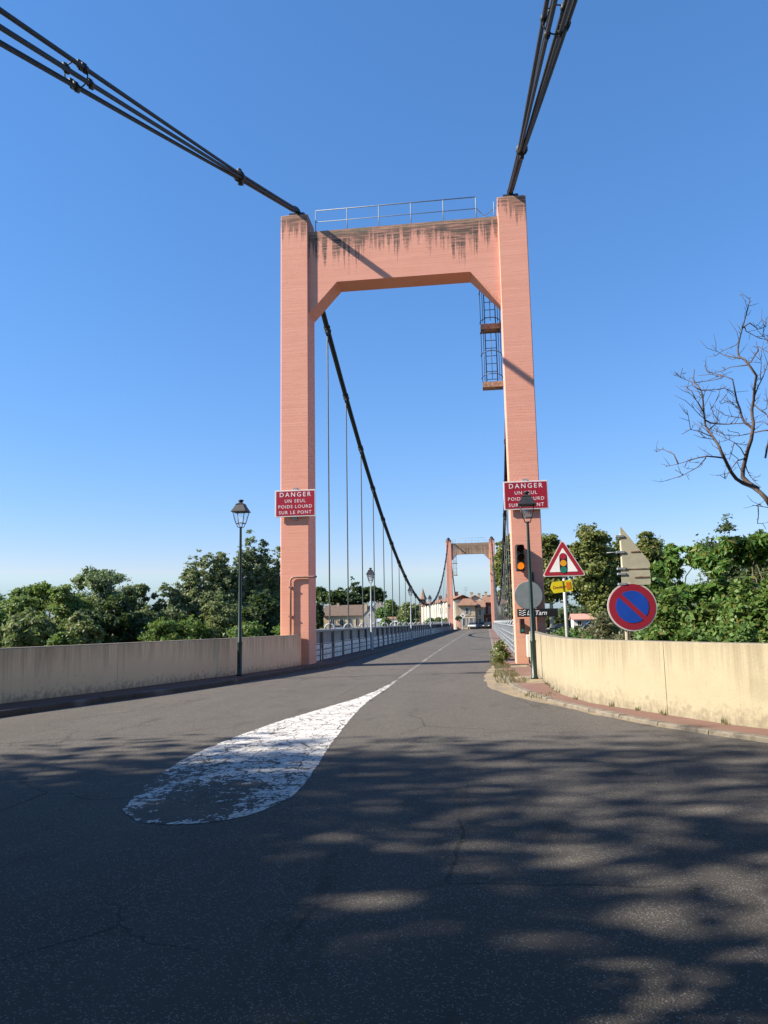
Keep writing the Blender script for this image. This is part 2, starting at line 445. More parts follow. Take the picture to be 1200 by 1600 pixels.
def tiles(name, lo, hi):
    b = NB(name)
    p = b.objc()
    c = b.mix(b.noise(p, 2.2, 6, 0.75), lo, hi)
    sp_ = b.sep(b.voro(b.map(p, (3.5, 2.2, 2.2)), 1, 'F1', 'Color'))[0]
    c = b.mix(b.math('MULTIPLY', sp_, 0.4), c, tuple(x * 0.55 for x in lo))
    wv = b.math('SINE', b.math('MULTIPLY', b.sep(p)[0], 24.0))
    return b.out(c, 0.9, 0, b.bump(wv, 0.35, 0.05))
M_TILE = tiles('terracotta_tiles', (0.21, 0.11, 0.07), (0.34, 0.19, 0.125))
M_TILEB = tiles('brown_tiles', (0.11, 0.075, 0.055), (0.18, 0.125, 0.095))

def carpaint(name, c):
    b = NB(name)
    b.b.inputs['Coat Weight'].default_value = 0.6
    n = b.noise(b.pos(), 2, 3)
    return b.out(b.mix(n, c, tuple(x * 0.9 for x in c)), 0.35)
M_CARW, M_CARK, M_CARG = carpaint('car_white', (0.62, 0.63, 0.64)), carpaint('car_black', (0.02, 0.022, 0.026)), carpaint('car_green', (0.05, 0.075, 0.07))
M_CARS = carpaint('car_silver', (0.34, 0.35, 0.36))
M_RUBBER = plain('rubber', (0.02, 0.02, 0.02), 0.8)
M_HEADL = plain('headlight', (0.75, 0.75, 0.72), 0.15)

b = NB('ground_earth_grass')
p = b.pos()
c = b.mix(b.noise(p, 0.25, 6, 0.6), (0.045, 0.065, 0.022), (0.13, 0.115, 0.06))
c = b.mix(b.mr(b.noise(p, 3, 5), 0.4, 0.7, 0, 0.6), c, (0.06, 0.085, 0.03))
c = b.mix(b.mr(b.sep(p)[1], 320, 360), c, b.mix(b.noise(p, 0.12, 6, 0.7), (0.03, 0.055, 0.025), (0.075, 0.10, 0.045)))
M_GROUND = b.out(c, 0.95, 0, b.bump(b.noise(p, 2.5, 6, 0.7), 0.6, 0.15))
b = NB('river_water')
p = b.pos()
M_WATER = b.out(b.mix(b.noise(p, 0.05, 3), (0.035, 0.055, 0.04), (0.06, 0.075, 0.05)), 0.08, 0, b.bump(b.noise(b.map(p, (1, 2.4, 1)), 1.3, 4), 0.15, 0.05))

def leafmat(name, a, c, hue=(0.12, 0.11, 0.02), hf=0.12, rough=0.5, trans=0.42):
    k_ = {'leaf_poplar': 2.1, 'leaf_mid': 1.8, 'leaf_locust': 1.9, 'leaf_airy': 2.0, 'leaf_pale': 1.8, 'leaf_willow': 1.8, 'leaf_bush': 1.35, 'leaf_dark': 1.35, 'leaf_ailanthus': 1.35, 'leaf_plane': 1.3, 'leaf_oak': 1.25, 'leaf_hedge': 1.2}.get(name, 1.0)
    a, c = tuple(min(.3, v * k_) for v in a), tuple(min(.3, v * k_) for v in c)
    b = NB(name)
    g = b.n('NewGeometry')
    r = g.outputs['Random Per Island']
    clump = b.noise(b.pos(), 0.9, 3)
    col = b.mix(r, a, c)
    col = b.mix(b.mr(clump, 0.35, 0.65, 0, 0.35), col, tuple((x + y) / 2 * 0.72 for x, y in zip(a, c)))
    rr = b.math('GREATER_THAN', b.math('FRACT', b.math('MULTIPLY', r, 37.7)), 1 - hf)
    col = b.mix(rr, col, hue)
    b.set(b.b.inputs['Base Color'], col)
    b.set(b.b.inputs['Roughness'], rough)
    b.b.inputs['Specular IOR Level'].default_value = 0.35
    tr = b.n('BsdfTranslucent')
    b.set(tr.inputs[0], b.mix(0.5, col, (0.16, 0.22, 0.03)))
    mx = b.n('MixShader')
    mx.inputs[0].default_value = trans
    b.t.links.new(b.b.outputs[0], mx.inputs[1])
    b.t.links.new(tr.outputs[0], mx.inputs[2])
    b.t.links.new(mx.outputs[0], b.t.nodes['Material Output'].inputs[0])
    return b.m
LEAF = {
    'conifer': leafmat('leaf_blue_conifer', (0.019, 0.036, 0.031), (0.041, 0.066, 0.054), hf=0.0),
    'dark': leafmat('leaf_dark', (0.015, 0.033, 0.018), (0.037, 0.069, 0.027), (0.05, 0.07, 0.02), 0.08),
    'locust': leafmat('leaf_locust', (0.068, 0.132, 0.033), (0.128, 0.210, 0.053), (0.15, 0.16, 0.04), 0.10),
    'airy': leafmat('leaf_airy', (0.078, 0.136, 0.056), (0.139, 0.209, 0.081), (0.14, 0.15, 0.06), 0.10),
    'willow': leafmat('leaf_willow', (0.084, 0.133, 0.042), (0.154, 0.210, 0.077), (0.16, 0.16, 0.06), 0.12),
    'pale': leafmat('leaf_pale', (0.088, 0.135, 0.047), (0.162, 0.209, 0.081), (0.17, 0.16, 0.06), 0.10),
    'broad': leafmat('leaf_mid', (0.046, 0.101, 0.031), (0.101, 0.171, 0.046), (0.12, 0.12, 0.03), 0.10),
    'poplar': leafmat('leaf_poplar', (0.060, 0.108, 0.042), (0.143, 0.195, 0.083), (0.16, 0.16, 0.08), 0.14),
    'bush': leafmat('leaf_bush', (0.057, 0.117, 0.027), (0.128, 0.203, 0.048), (0.17, 0.16, 0.04), 0.14),
    'plane': leafmat('leaf_plane', (0.096, 0.128, 0.035), (0.200, 0.216, 0.064), (0.20, 0.165, 0.05), 0.16),
    'tamarisk': leafmat('leaf_tamarisk', (0.133, 0.140, 0.077), (0.224, 0.217, 0.119), (0.20, 0.16, 0.09), 0.2),
    'hedge': leafmat('leaf_hedge', (0.064, 0.136, 0.032), (0.136, 0.224, 0.056), (0.16, 0.16, 0.04), 0.1),
    'oak': leafmat('leaf_oak', (0.055, 0.084, 0.038), (0.109, 0.138, 0.061), (0.12, 0.11, 0.05), 0.1),
    'ailanthus': leafmat('leaf_ailanthus', (0.051, 0.131, 0.029), (0.123, 0.232, 0.046), (0.20, 0.20, 0.05), 0.12),
    'pine': leafmat('leaf_pine', (0.027, 0.061, 0.016), (0.061, 0.108, 0.027), (0.07, 0.1, 0.02), 0.08),
    'conifer2': leafmat('leaf_cedar', (0.018, 0.043, 0.019), (0.038, 0.074, 0.031), hf=0.0),
    'weed': leafmat('leaf_weed', (0.10, 0.15, 0.035), (0.19, 0.23, 0.07), (0.45, 0.40, 0.22), 0.18),
    'straw': leafmat('dry_straw', (0.30, 0.24, 0.11), (0.46, 0.38, 0.20), (0.2, 0.2, 0.08), 0.2),
}

# ------------------------------------------------------------------ mesh helpers
class MB:
    def __init__(s):
        s.v, s.f, s.sm = [], [], []
    def add(s, vs, fs, smooth=False, mtx=None):
        o = len(s.v)
        for q in vs:
            q = Vector(q)
            s.v.append(tuple(mtx @ q) if mtx is not None else tuple(q))
        for q in fs:
            s.f.append([i + o for i in q])
            s.sm.append(smooth)
        return s
    def box(s, x0, x1, y0, y1, z0, z1, bev=0.0):
        if bev <= 0:
            vs = [(x, y, z) for z in (z0, z1) for y in (y0, y1) for x in (x0, x1)]
            return s.add(vs, [(0, 2, 3, 1), (4, 5, 7, 6), (0, 1, 5, 4), (2, 6, 7, 3), (0, 4, 6, 2), (1, 3, 7, 5)])
        bm = bmesh.new()
        bmesh.ops.create_cube(bm, size=1)
        for v in bm.verts:
            v.co = Vector(((x0 + x1) / 2 + v.co.x * (x1 - x0), (y0 + y1) / 2 + v.co.y * (y1 - y0), (z0 + z1) / 2 + v.co.z * (z1 - z0)))
        bmesh.ops.bevel(bm, geom=bm.edges[:], offset=bev, segments=1, affect='EDGES')
        bm.verts.index_update()
        s.add([v.co[:] for v in bm.verts], [[v.index for v in f.verts] for f in bm.faces])
        bm.free()
        return s
    def tube(s, pts, rad, n=8, caps=True, smooth=True):
        pts = [Vector(q) for q in pts]
        if not isinstance(rad, (list, tuple)):
            rad = [rad] * len(pts)
        rings = []
        prev = None
        for i, q in enumerate(pts):
            t = (pts[min(i + 1, len(pts) - 1)] - pts[max(i - 1, 0)]).normalized()
            if prev is None:
                a = t.orthogonal().normalized()
            else:
                a = (prev - t * prev.dot(t))
                a = a.normalized() if a.length > 1e-6 else t.orthogonal().normalized()
            prev = a
            bb = t.cross(a)
            rings.append([q + (a * math.cos(2 * math.pi * k / n) + bb * math.sin(2 * math.pi * k / n)) * rad[i] for k in range(n)])
        vs = [p_ for r_ in rings for p_ in r_]
        fs = []
        for i in range(len(pts) - 1):
            for k in range(n):
                fs.append((i * n + k, i * n + (k + 1) % n, (i + 1) * n + (k + 1) % n, (i + 1) * n + k))
        s.add(vs, fs, smooth)
        if caps:
            o = len(s.v) - len(vs)
            s.f.append([o + k for k in range(n)][::-1]); s.sm.append(False)
            s.f.append([o + (len(pts) - 1) * n + k for k in range(n)]); s.sm.append(False)
        return s
    def lathe(s, prof, n=12, c=(0, 0, 0), smooth=True, rot=0.0):
        vs = []
        for r_, z in prof:
            for k in range(n):
                a = 2 * math.pi * k / n + rot
                vs.append((c[0] + r_ * math.cos(a), c[1] + r_ * math.sin(a), c[2] + z))
        fs = []
        for i in range(len(prof) - 1):
            for k in range(n):
                fs.append((i * n + k, i * n + (k + 1) % n, (i + 1) * n + (k + 1) % n, (i + 1) * n + k))
        fs.append([k for k in range(n)][::-1])
        fs.append([(len(prof) - 1) * n + k for k in range(n)])
        return s.add(vs, fs, smooth)
    def prism(s, poly, a, b_, axis='y'):
        # poly in the plane normal to axis; y: (x,z)   z: (x,y)   x: (y,z)
        n = len(poly)
        def mk(u, v, t):
            return {'y': (u, t, v), 'z': (u, v, t), 'x': (t, u, v)}[axis]
        vs = [mk(u, v, a) for u, v in poly] + [mk(u, v, b_) for u, v in poly]
        fs = [list(range(n)), list(range(n, 2 * n))[::-1]]
        for i in range(n):
            j = (i + 1) % n
            fs.append((i, i + n, j + n, j))
        return s.add(vs, fs)
    def disc(s, c, r_, y, n=32):
        return s.add([(c[0] + r_ * math.cos(2 * math.pi * k / n), y, c[1] + r_ * math.sin(2 * math.pi * k / n)) for k in range(n)], [list(range(n))])
    def mesh(s, name, m=None):
        me = bpy.data.meshes.new(name)
        me.from_pydata(s.v, [], s.f)
        me.polygons.foreach_set('use_smooth', s.sm)
        bm = bmesh.new()
        bm.from_mesh(me)
        bmesh.ops.recalc_face_normals(bm, faces=bm.faces[:])
        bm.to_mesh(me)
        bm.free()
        if m:
            me.materials.append(m)
        me.update()
        return me
    def build(s, name, m, parent=None, label=None):
        return link(name, s.mesh(name, m), parent, label)

def link(name, data, parent=None, label=None):
    o = bpy.data.objects.new(name, data)
    COL.objects.link(o)
    if parent is not None:
        o.parent = parent
    if label:
        o['label'] = label
    return o
def tag(o, label, cat, group=None, kind=None):
    o['label'] = label
    o['category'] = cat
    if group:
        o['group'] = group
    if kind:
        o['kind'] = kind
    return o
def thing(name, label, cat, loc=(0, 0, 0), rz=0.0, group=None):
    o = link(name, None)
    o.empty_display_size = 0.3
    o.location = loc
    o.rotation_euler = (0, 0, rz)
    return tag(o, label, cat, group)
def struct(name, mb, m, parent=None):
    o = mb.build(name, m, parent)
    if parent is None:
        o['kind'] = 'structure'
    return o
def copy_tree(o, parent=None):
    c = o.copy()
    COL.objects.link(c)
    c.parent = parent
    for ch in list(o.children):
        copy_tree(ch, c)
    return c
def text(name, body, size, m, parent, loc, bold=0.0, align='CENTER', shear=0.0, ext=0.001, spacing=1.0, rz=0.0, ry=0.0):
    cu = bpy.data.curves.new('lettering', 'FONT')
    cu.body = body
    cu.size = size
    cu.offset = bold
    cu.extrude = ext
    cu.align_x = align
    cu.align_y = 'CENTER'
    cu.shear = shear
    cu.space_character = spacing
    cu.resolution_u = 3
    t = bpy.data.objects.new('tmp_text', cu)
    COL.objects.link(t)
    dg = bpy.context.evaluated_depsgraph_get()
    me = bpy.data.meshes.new_from_object(t.evaluated_get(dg))
    bpy.data.objects.remove(t)
    me.materials.clear()
    me.materials.append(m)
    o = link(name, me, parent)
    o.location = loc
    o.rotation_euler = (R(90), ry, rz)
    return o
def smooth_path(pts, step=0.6):
    P = [Vector((*q, 0)) for q in pts]
    out = []
    for i in range(len(P) - 1):
        p0, p1, p2, p3 = P[max(i - 1, 0)], P[i], P[i + 1], P[min(i + 2, len(P) - 1)]
        n = max(1, int((p2 - p1).length / step))
        for k in range(n):
            t = k / n
            out.append(0.5 * ((2 * p1) + (p2 - p0) * t + (2 * p0 - 5 * p1 + 4 * p2 - p3) * t * t + (3 * p1 - p0 - 3 * p2 + p3) * t ** 3))
    out.append(P[-1])
    return [(q.x, q.y) for q in out]
def offset_path(path, d):
    out = []
    for i, q in enumerate(path):
        a = Vector(path[max(i - 1, 0)])
        b_ = Vector(path[min(i + 1, len(path) - 1)])
        t = (b_ - a).normalized()
        n = Vector((t.y, -t.x))
        out.append((q[0] + n.x * d, q[1] + n.y * d))
    return out
def ribbon(mb, A, B, z):
    vs = [(x, y, z) for x, y in A] + [(x, y, z) for x, y in B]
    n = len(A)
    return mb.add(vs, [(i, i + 1, n + i + 1, n + i) for i in range(n - 1)])

# ------------------------------------------------------------------ terrain, river, road
def smst(t):
    t = np.clip(t, 0, 1)
    return t * t * (3 - 2 * t)
def bank_y(x):
    return np.clip(42 + 3.0 * np.maximum(0, -13 - x), 42, 98)
def terrain_z(x, y):
    x = np.asarray(x, float); y = np.asarray(y, float)
    near = -0.45 - 1.7 * smst((y - 24) / 12.0)
    by = bank_y(x)
    near = near + (-10.5 - near) * smst((y - by) / 16.0)
    far = -10.5 + (10.5 - 0.22) * smst((y - 136) / 16.0)
    hill = (5.5 + 2.2 * np.sin(x * .013 + 1) + 1.6 * np.sin(x * .037 + y * .01) + 1.0 * np.sin(x * .11 + 2)) * smst((y - 330) / 70)
    return np.where(y < 125, near, far + hill)
def ax(lo, hi, step, ext):
    inner = np.arange(lo, hi + 1e-6, step)
    k = 1.32 ** np.arange(1, ext)
    outv = step * np.cumsum(k)
    return np.concatenate([lo - outv[::-1], inner, hi + outv])
gx, gy = ax(-90, 70, 2.5, 20), ax(-30, 190, 2.0, 20)
X, Y = np.meshgrid(gx, gy, indexing='ij')
Z = terrain_z(X, Y)
nx, ny = X.shape
vs = np.stack([X, Y, Z], -1).reshape(-1, 3)
idx = np.arange(nx * ny).reshape(nx, ny)
fs = np.stack([idx[:-1, :-1], idx[1:, :-1], idx[1:, 1:], idx[:-1, 1:]], -1).reshape(-1, 4)
me = bpy.data.meshes.new('terrain')
me.from_pydata(vs.tolist(), [], fs.tolist())
me.polygons.foreach_set('use_smooth', [True] * len(fs))
me.materials.append(M_GROUND)
link('terrain', me)['kind'] = 'structure'
struct('river', MB().add([(-1500, 38, -8.6), (1500, 38, -8.6), (1500, 158, -8.6), (-1500, 158, -8.6)], [(0, 1, 2, 3)]), M_WATER)

KERB_L = smooth_path([(-5.95, 157.0), (-5.95, 60), (-5.95, 34), (-5.97, 29.6), (-6.38, 27.3), (-6.9, 22.8), (-7.46, 19.2), (-8.12, 17.0), (-8.62, 15.2), (-9.05, 13.3), (-10.1, 10), (-11.8, 5), (-14.5, -4), (-18, -16), (-22, -34)], 0.8)
WALL_L = smooth_path([(-6.97, 28.85), (-7.12, 27), (-7.74, 23.4), (-8.36, 21.2), (-9.2, 17.6), (-9.97, 15), (-11.4, 10.5), (-13.4, 5.0), (-16.2, -4.5), (-20, -17), (-24, -35)], 0.7)
WALL_R = smooth_path([(1.50, 28.82), (1.44, 25), (1.42, 21.6), (1.46, 18.95), (1.58, 16.7), (1.92, 15.2), (2.55, 13.95), (3.15, 12.65), (3.88, 11.55), (5.4, 9.9), (8.5, 7.6), (14, 5.0), (24, 2.5), (40, 1)], 0.6)
KERB_R = smooth_path([(0.30, 157.0), (0.28, 60), (0.25, 34), (0.27, 28.9), (0.40, 22.5), (0.56, 19.2), (0.98, 16.55), (1.38, 15.1), (2.0, 13.35), (2.66, 11.9), (3.36, 10.85), (4.9, 9.2), (8.0, 6.9), (13.5, 4.2), (24, 1.6), (40, 0)], 0.8)

rd = MB()
rd.add([(-60, -60, 0), (60, -60, 0), (60, -8, 0), (40, 1.2, 0), (24, 2.7, 0), (14, 5.2, 0), (8.5, 7.8, 0), (5.4, 10.0, 0), (3.9, 11.7, 0), (3.2, 12.7, 0), (1.6, 17, 0), (1.3, 30.2, 0),
        (-6.9, 30.2, 0), (-7.2, 27, 0), (-7.85, 23.4, 0), (-9.3, 17.6, 0), (-10.05, 15, 0), (-11.5, 10.5, 0), (-13.5, 5, 0), (-16.3, -4.5, 0), (-20.1, -17, 0), (-24.1, -35, 0), (-60, -50, 0)],
       [list(range(23))])
rd.add([(-6.9, 30.2, 0), (1.3, 30.2, 0), (1.3, 157.5, 0), (-6.9, 157.5, 0)], [(0, 1, 2, 3)])
rd.add([(-6.9, 157.5, 0), (1.3, 157.5, 0), (9, 170, 0), (9, 178, 0), (-5.4, 178, 0), (-5.6, 166, 0)], [(0, 1, 2, 3, 4, 5)])
road = struct('road', rd, M_ASPH)

tear = [(-2.57, 22.9), (-2.50, 19.7), (-2.50, 16.4), (-2.38, 13.6), (-2.13, 10.42), (-1.95, 8.64), (-1.88, 7.5), (-2.0, 6.82), (-2.27, 6.46), (-2.67, 6.33), (-2.97, 6.44), (-3.22, 6.74), (-3.40, 7.25), (-3.62, 8.4), (-3.73, 9.64), (-3.69, 10.98), (-3.56, 12.58), (-3.35, 13.89), (-3.08, 15.5), (-2.83, 17.05), (-2.65, 19.7), (-2.60, 22.9)]
tp = smooth_path(tear + [tear[0]], 0.12)[:-1]
rng = random.Random(4)
tp = [(x + rng.uniform(-.012, .012), y + rng.uniform(-.03, .03)) for x, y in tp]
cxy = Vector((-2.9, 9.5))
tin = offset_path(tp + [tp[0]], 0.0)
tin = []
for i, q in enumerate(tp):
    a_, b_ = Vector(tp[i - 1]), Vector(tp[(i + 1) % len(tp)])
    d_ = (b_ - a_).normalized()
    nn = Vector((-d_.y, d_.x))
    if nn.dot(cxy - Vector(q)) < 0:
        nn = -nn
    w_ = min(.12, max(.004, (23 - q[1]) * .012))
    tin.append((q[0] + nn.x * w_, q[1] + nn.y * w_))
N_ = len(tp)
tm = MB().add([(x, y, 0.004) for x, y in tp] + [(x, y, 0.004) for x, y in tin], [(i, (i + 1) % N_, N_ + (i + 1) % N_, N_ + i) for i in range(N_)] + [[N_ + i for i in range(N_)]])
o = tm.build('road_marking', M_PAINT, road, 'cracked white teardrop painted on the asphalt')
at_ = o.data.attributes.new('edge', 'FLOAT', 'POINT')
at_.data.foreach_set('value', [1.0] * N_ + [0.0] * N_)
ln = MB()
ribbon(ln, [(-2.64, 22.85), (-2.80, 40), (-2.95, 70), (-2.95, 157)], [(-2.53, 22.85), (-2.69, 40), (-2.84, 70), (-2.84, 157)], 0.004)
ln.build('centre_line', M_LINE, road)
sd = smooth_path([(0.26, 30.0), (-0.02, 26), (-0.12, 22.5), (-0.02, 19.9), (0.28, 18.0), (0.66, 16.6), (1.08, 15.6), (1.5, 14.4), (2.0, 13.2), (2.45, 12.2)], 0.4)
kr = [min(KERB_R, key=lambda q: (q[0] - x) ** 2 + (q[1] - y) ** 2) for x, y in sd]
rng = random.Random(9)
sm_ = MB()
inner = [(x + rng.uniform(-.05, .05), y + rng.uniform(-.06, .06)) for x, y in sd]
ribbon(sm_, inner, [(kx, sy_) if ky > 17 else (kx, ky) for (kx, ky), (_, sy_) in zip(kr, sd)], 0.004)
o = sm_.build('sand', M_SAND)
o['kind'] = 'structure'

PZ = 0.11
PZR = 0.055
def pavement(kerb, wall, sign, deck_x, PZ):
    """strip between kerb line and wall/girder line"""
    mb = MB()
    def wx(y):                                   # wall x at a given y (wall runs roughly along y near the bridge)
        return deck_x
    A = offset_path(kerb, sign * 0.14)
    B = []
    for x, y in A:
        if y > 29:
            B.append((deck_x, y))
        else:
            q = min(wall, key=lambda w_: (w_[0] - x) ** 2 + (w_[1] - y) ** 2)
            B.append((q[0] + (0.06 if sign > 0 else -0.06), q[1]))
    ribbon(mb, A, B, PZ)
    return mb
# kerb paths run from the far end of the bridge towards the camera
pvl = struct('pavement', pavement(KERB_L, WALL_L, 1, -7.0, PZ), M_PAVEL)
pvr = struct('pavement', pavement(KERB_R, WALL_R, -1, 1.2, PZR), M_PAVE)
pvr['label'] = 'red-brown pavement curving beside the bright wall'
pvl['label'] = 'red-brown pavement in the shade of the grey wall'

def kerbs(kerb, sign, parent, zt, mk):
    rng = random.Random(3)
    B = offset_path(kerb, sign * 0.15)
    cum = [0]
    for i in range(1, len(kerb)):
        cum.append(cum[-1] + math.dist(kerb[i], kerb[i - 1]))
    def at(path, s_):
        for i in range(1, len(cum)):
            if cum[i] >= s_:
                t = (s_ - cum[i - 1]) / (cum[i] - cum[i - 1] + 1e-9)
                a, b_ = path[i - 1], path[i]
                return (a[0] + (b_[0] - a[0]) * t, a[1] + (b_[1] - a[1]) * t)
        return path[-1]
    s_ = 0.0
    far = MB()
    while s_ < cum[-1] - 1:
        L = 1.0
        a0, a1, b0, b1 = at(kerb, s_ + .008), at(kerb, s_ + L - .008), at(B, s_ + .008), at(B, s_ + L - .008)
        dz = rng.uniform(-.006, .006)
        ch = 0.018
        def lerp(u, v, t):
            return (u[0] + (v[0] - u[0]) * t, u[1] + (v[1] - u[1]) * t)
        c0, c1 = lerp(a0, b0, .14), lerp(a1, b1, .14)
        vs = [(*a0, -.05), (*a1, -.05), (*b1, -.05), (*b0, -.05), (*a0, zt - ch + dz), (*a1, zt - ch + dz), (*b1, zt + dz), (*b0, zt + dz), (*c0, zt + dz), (*c1, zt + dz)]
        fc = [(0, 1, 5, 4), (4, 5, 9, 8), (8, 9, 6, 7), (3, 2, 6, 7), (0, 4, 8, 7, 3), (1, 5, 9, 6, 2)]
        m = MB() if a0[1] < 52 and a0[1] > 2 else far
        m.add(vs, fc)
        if m is not far:
            m.build('kerb_stone', mk, parent)
        s_ += L
    o = far.build('kerb_stones', mk, parent)
    o['kind'] = 'stuff'
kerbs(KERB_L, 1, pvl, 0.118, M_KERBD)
kerbs(KERB_R, -1, pvr, 0.062, M_KERB)

dk = MB()
dk.box(-7.6, 1.95, 30.25, 157.5, -0.9, -0.03)
for k in range(26):
    y = 33.0 + 4.93 * k
    dk.box(-8.0, 2.35, y - .15, y + .15, -1.4, -0.905)
struct('bridge_deck', dk, M_GIRD)

# sand drifted round the right lamp
sdp = [(1.18 + .42 * math.cos(a) * (1 + .25 * math.sin(3 * a)), 21.2 + 1.7 * math.sin(a) * (1 + .2 * math.cos(2 * a))) for a in np.linspace(0, 2 * math.pi, 28)[:-1]]
sdp = [(min(x, 1.40), y) for x, y in sdp]
o = MB().add([(x, y, PZR + .004) for x, y in sdp], [list(range(len(sdp)))]).build('sand', M_SAND)
o['kind'] = 'structure'
o = MB().add([(x, y, PZR + .004) for x, y in [(0.55, 28.9), (0.5, 27.2), (0.9, 26.4), (1.3, 26.8), (1.38, 28.6), (1.0, 28.85)]], [list(range(6))]).build('sand', M_SAND)
o['kind'] = 'structure'

# ------------------------------------------------------------------ parapet walls
def parapet(name, path, thick, seg, m, label, cat, zt):
    t = thing(name, label, cat)
    n = max(2, seg)
    cum = [0]
    for i in range(1, len(path)):
        cum.append(cum[-1] + math.dist(path[i], path[i - 1]))
    outer = offset_path(path, thick)
    i = 0
    while i < len(path) - 1:
        j = i
        while j < len(path) - 1 and cum[j] - cum[i] < 5.0:
            j += 1
        P, Q = path[i:j + 1], outer[i:j + 1]
        # 8 mm joints between panels
        def sh(a, b_, d):
            L = math.dist(a, b_)
            return (a[0] + (b_[0] - a[0]) * d / L, a[1] + (b_[1] - a[1]) * d / L)
        P = [sh(P[0], P[1], .006)] + P[1:-1] + [sh(P[-1], P[-2], .006)]
        Q = [sh(Q[0], Q[1], .006)] + Q[1:-1] + [sh(Q[-1], Q[-2], .006)]
        mb = MB()
        k = len(P)
        bv = 0.02
        def mid(a, b_, d):
            L = math.dist(a, b_)
            return (a[0] + (b_[0] - a[0]) * d / L, a[1] + (b_[1] - a[1]) * d / L)
        rows = [[(*p_, -0.3) for p_ in P], [(*p_, zt - bv) for p_ in P], [(*mid(p_, q_, bv), zt) for p_, q_ in zip(P, Q)],
                [(*mid(q_, p_, bv), zt) for p_, q_ in zip(P, Q)], [(*q_, zt - bv) for q_ in Q], [(*q_, -2.4) for q_ in Q]]
        vs = [v for r_ in rows for v in r_]
        fs = []
        for r_ in range(5):
            for c in range(k - 1):
                fs.append((r_ * k + c, r_ * k + c + 1, (r_ + 1) * k + c + 1, (r_ + 1) * k + c))
        fs.append([r_ * k for r_ in range(6)])
        fs.append([r_ * k + k - 1 for r_ in range(6)])
        mb.add(vs, fs)
        mb.build('wall_panel', m, t)
        i = j
    return t
# both paths run towards the camera: outside is to the right-hand side of travel for the left wall
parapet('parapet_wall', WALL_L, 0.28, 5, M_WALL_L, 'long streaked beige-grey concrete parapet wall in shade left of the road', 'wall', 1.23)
parapet('parapet_wall', WALL_R, -0.28, 5, M_WALL_R, 'curved sunlit cream concrete parapet wall right of the road', 'wall', 1.22)

